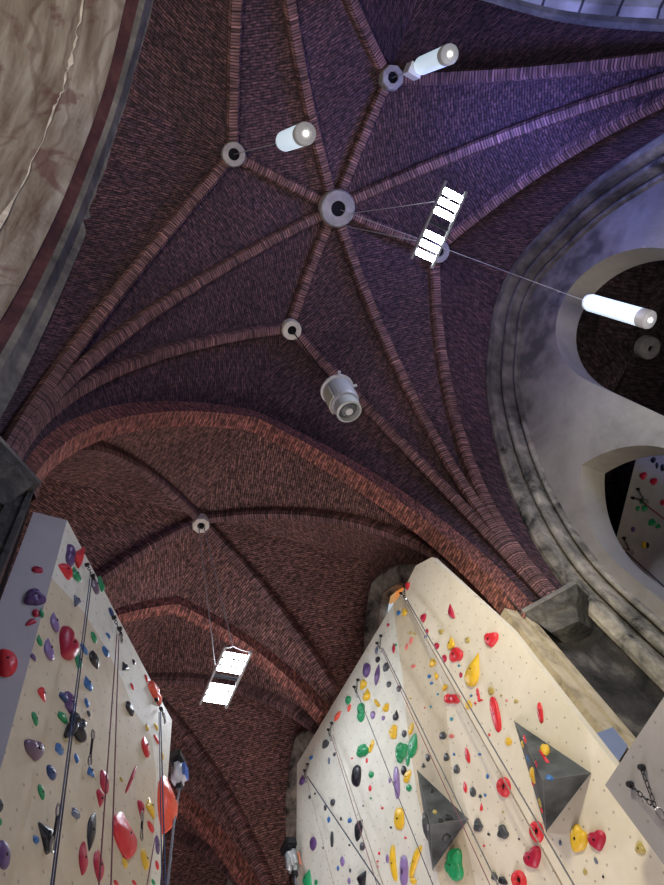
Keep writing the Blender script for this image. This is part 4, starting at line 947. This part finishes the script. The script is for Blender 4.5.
# projector-like round fitting hanging below the south boss
pc = atz(345, 404, 12.6); root = empty('hanging_projector', pc)
tag(root, 'round white ventilated fitting with glass lens hanging from the lower vault ring', 'hanging spotlight')
ax = (V3((.15, .22, -1))).normalized(); x, y, a = frame(ax)
def cyl2(name, c0, prof, m, n=28):
    bm = bmesh.new(); rows = [[c0+a*h+(x*math.cos(2*math.pi*k/n)+y*math.sin(2*math.pi*k/n))*q for k in range(n)] for q, h in prof]
    vs = quadgrid(bm, rows, closed=True); bm.faces.new(vs[0]); bm.faces.new(vs[-1]); return link(name, bm, m, root, False)
cyl2('housing', V3((0, 0, 0)), [(.22, -.62), (.27, -.58), (.29, -.45), (.29, -.05), (.27, .02), (.22, .05)], mat('projector_grey', (.42, .42, .44), .45))
cyl2('flange', V3((0, 0, 0)), [(.295, -.56), (.33, -.54), (.33, -.50), (.29, -.48)], WHITEP)
fr_ = cyl2('front_rim', V3((0, 0, 0)), [(.235, .03), (.245, .10), (.24, .26), (.20, .28), (.185, .20), (.18, .12)], mat('pale_rim', (.5, .52, .5), .3))
ln_ = cyl2('lens', V3((0, 0, 0)), [(.19, .10), (.17, .19), (.13, .235), (.06, .25)], mat('lens_glass', (.10, .11, .12), .08, spec=1))
lc_ = cyl2('lens_core', V3((0, 0, 0)), [(.075, .24), (.07, .275), (.03, .28)], mat('lens_ring', (.6, .62, .6), .2))
ln_.parent = fr_; lc_.parent = fr_
t0 = min(range(0, 360, 5), key=lambda q: proj(pc+(x*math.cos(math.radians(q))+y*math.sin(math.radians(q)))*.3)[0])
bm = bmesh.new()
for i in range(9):
    t = math.radians(t0-36+i*9)
    e = x*math.cos(t)+y*math.sin(t); f_ = a; g = f_.cross(e)
    Mx = Matrix((e, g, f_)).transposed().to_4x4()
    box(bm, (.285, -.024, -.44), (.302, .024, 0), Mx)
link('label_panel', bm, mat('cream_label', (.66, .64, .50), .6), root)
for t in (math.radians(40), math.radians(200), math.radians(120)):
    bm = bmesh.new(); e = x*math.cos(t)+y*math.sin(t); tube(bm, [e*.30-a*.52, e*.40-a*.53], .03, 8); link('lug', bm, WHITEP, root)
bm = bmesh.new(); wire(bm, -a*.4, bS-V3((0, 0, .25))-pc, .016, 0); link('pole', bm, DARKM, root)

# ------------------------------------------------------------------ light
def area(loc, target, size, e, colr):  # added fill lamp with no fixture of its own
    l = bpy.data.lights.new('fill_area', 'AREA'); l.energy = e; l.size = size; l.color = colr
    o = bpy.data.objects.new('fill_area', l); COL.objects.link(o); o.location = loc; o.rotation_euler = (V3(target)-V3(loc)).to_track_quat('-Z', 'Y').to_euler()
def spot(loc, target, ang, e, colr, r=.5):  # added spotlight without a fixture, brightens one chosen surface
    l = bpy.data.lights.new('fill_spot', 'SPOT'); l.energy = e; l.spot_size = math.radians(ang); l.spot_blend = .8; l.shadow_soft_size = r; l.color = colr
    o = bpy.data.objects.new('fill_spot', l); COL.objects.link(o); o.location = loc; o.rotation_euler = (V3(target)-V3(loc)).to_track_quat('-Z', 'Y').to_euler()
area((3.5, -3, 1.2), (3.8, -1.2, 17), 4, 62, (.86, .70, .95))
area((3.0, 10, 1.0), (3.4, 9, 16), 4, 580, (1, .87, .93))
area((2.6, 4.0, 2.6), (6.6, 5.2, 6.5), 1.6, 40, (1, .90, .72))
spot((2.3, -.6, 8.6), (6.6, 5.6, 7.2), 80, 1450, (1, .91, .70), .35)
area((4.5, 1.0, 2.2), (.8, 5.5, 8), 1.6, 30, (1.0, .95, .88))
spot((3.0, -1.0, 1.5), (9, 1.6, 11.6), 52, 2500, (1, .88, .68), 1)
spot((-3.2, -.5, 1.5), (-2.6, -1.2, 15), 62, 4200, (1, .90, .74), 1)
l = bpy.data.lights.new('blue_fill', 'POINT'); l.energy = 330; l.color = (.20, .25, 1); l.shadow_soft_size = .4  # added blue fill beside the grid lamp, tints the vault bricks
o = bpy.data.objects.new('blue_fill', l); COL.objects.link(o); o.location = c4+V3((.9, -1.9, .6))
w = bpy.data.worlds.new('world'); SC.world = w; w.use_nodes = True
w.node_tree.nodes['Background'].inputs[0].default_value = (.5, .52, .7, 1); w.node_tree.nodes['Background'].inputs[1].default_value = .16
vs_ = SC.view_settings; vs_.view_transform = 'Standard'; vs_.look = 'None'; vs_.gamma = 1; vs_.exposure = 0; vs_.use_curve_mapping = False
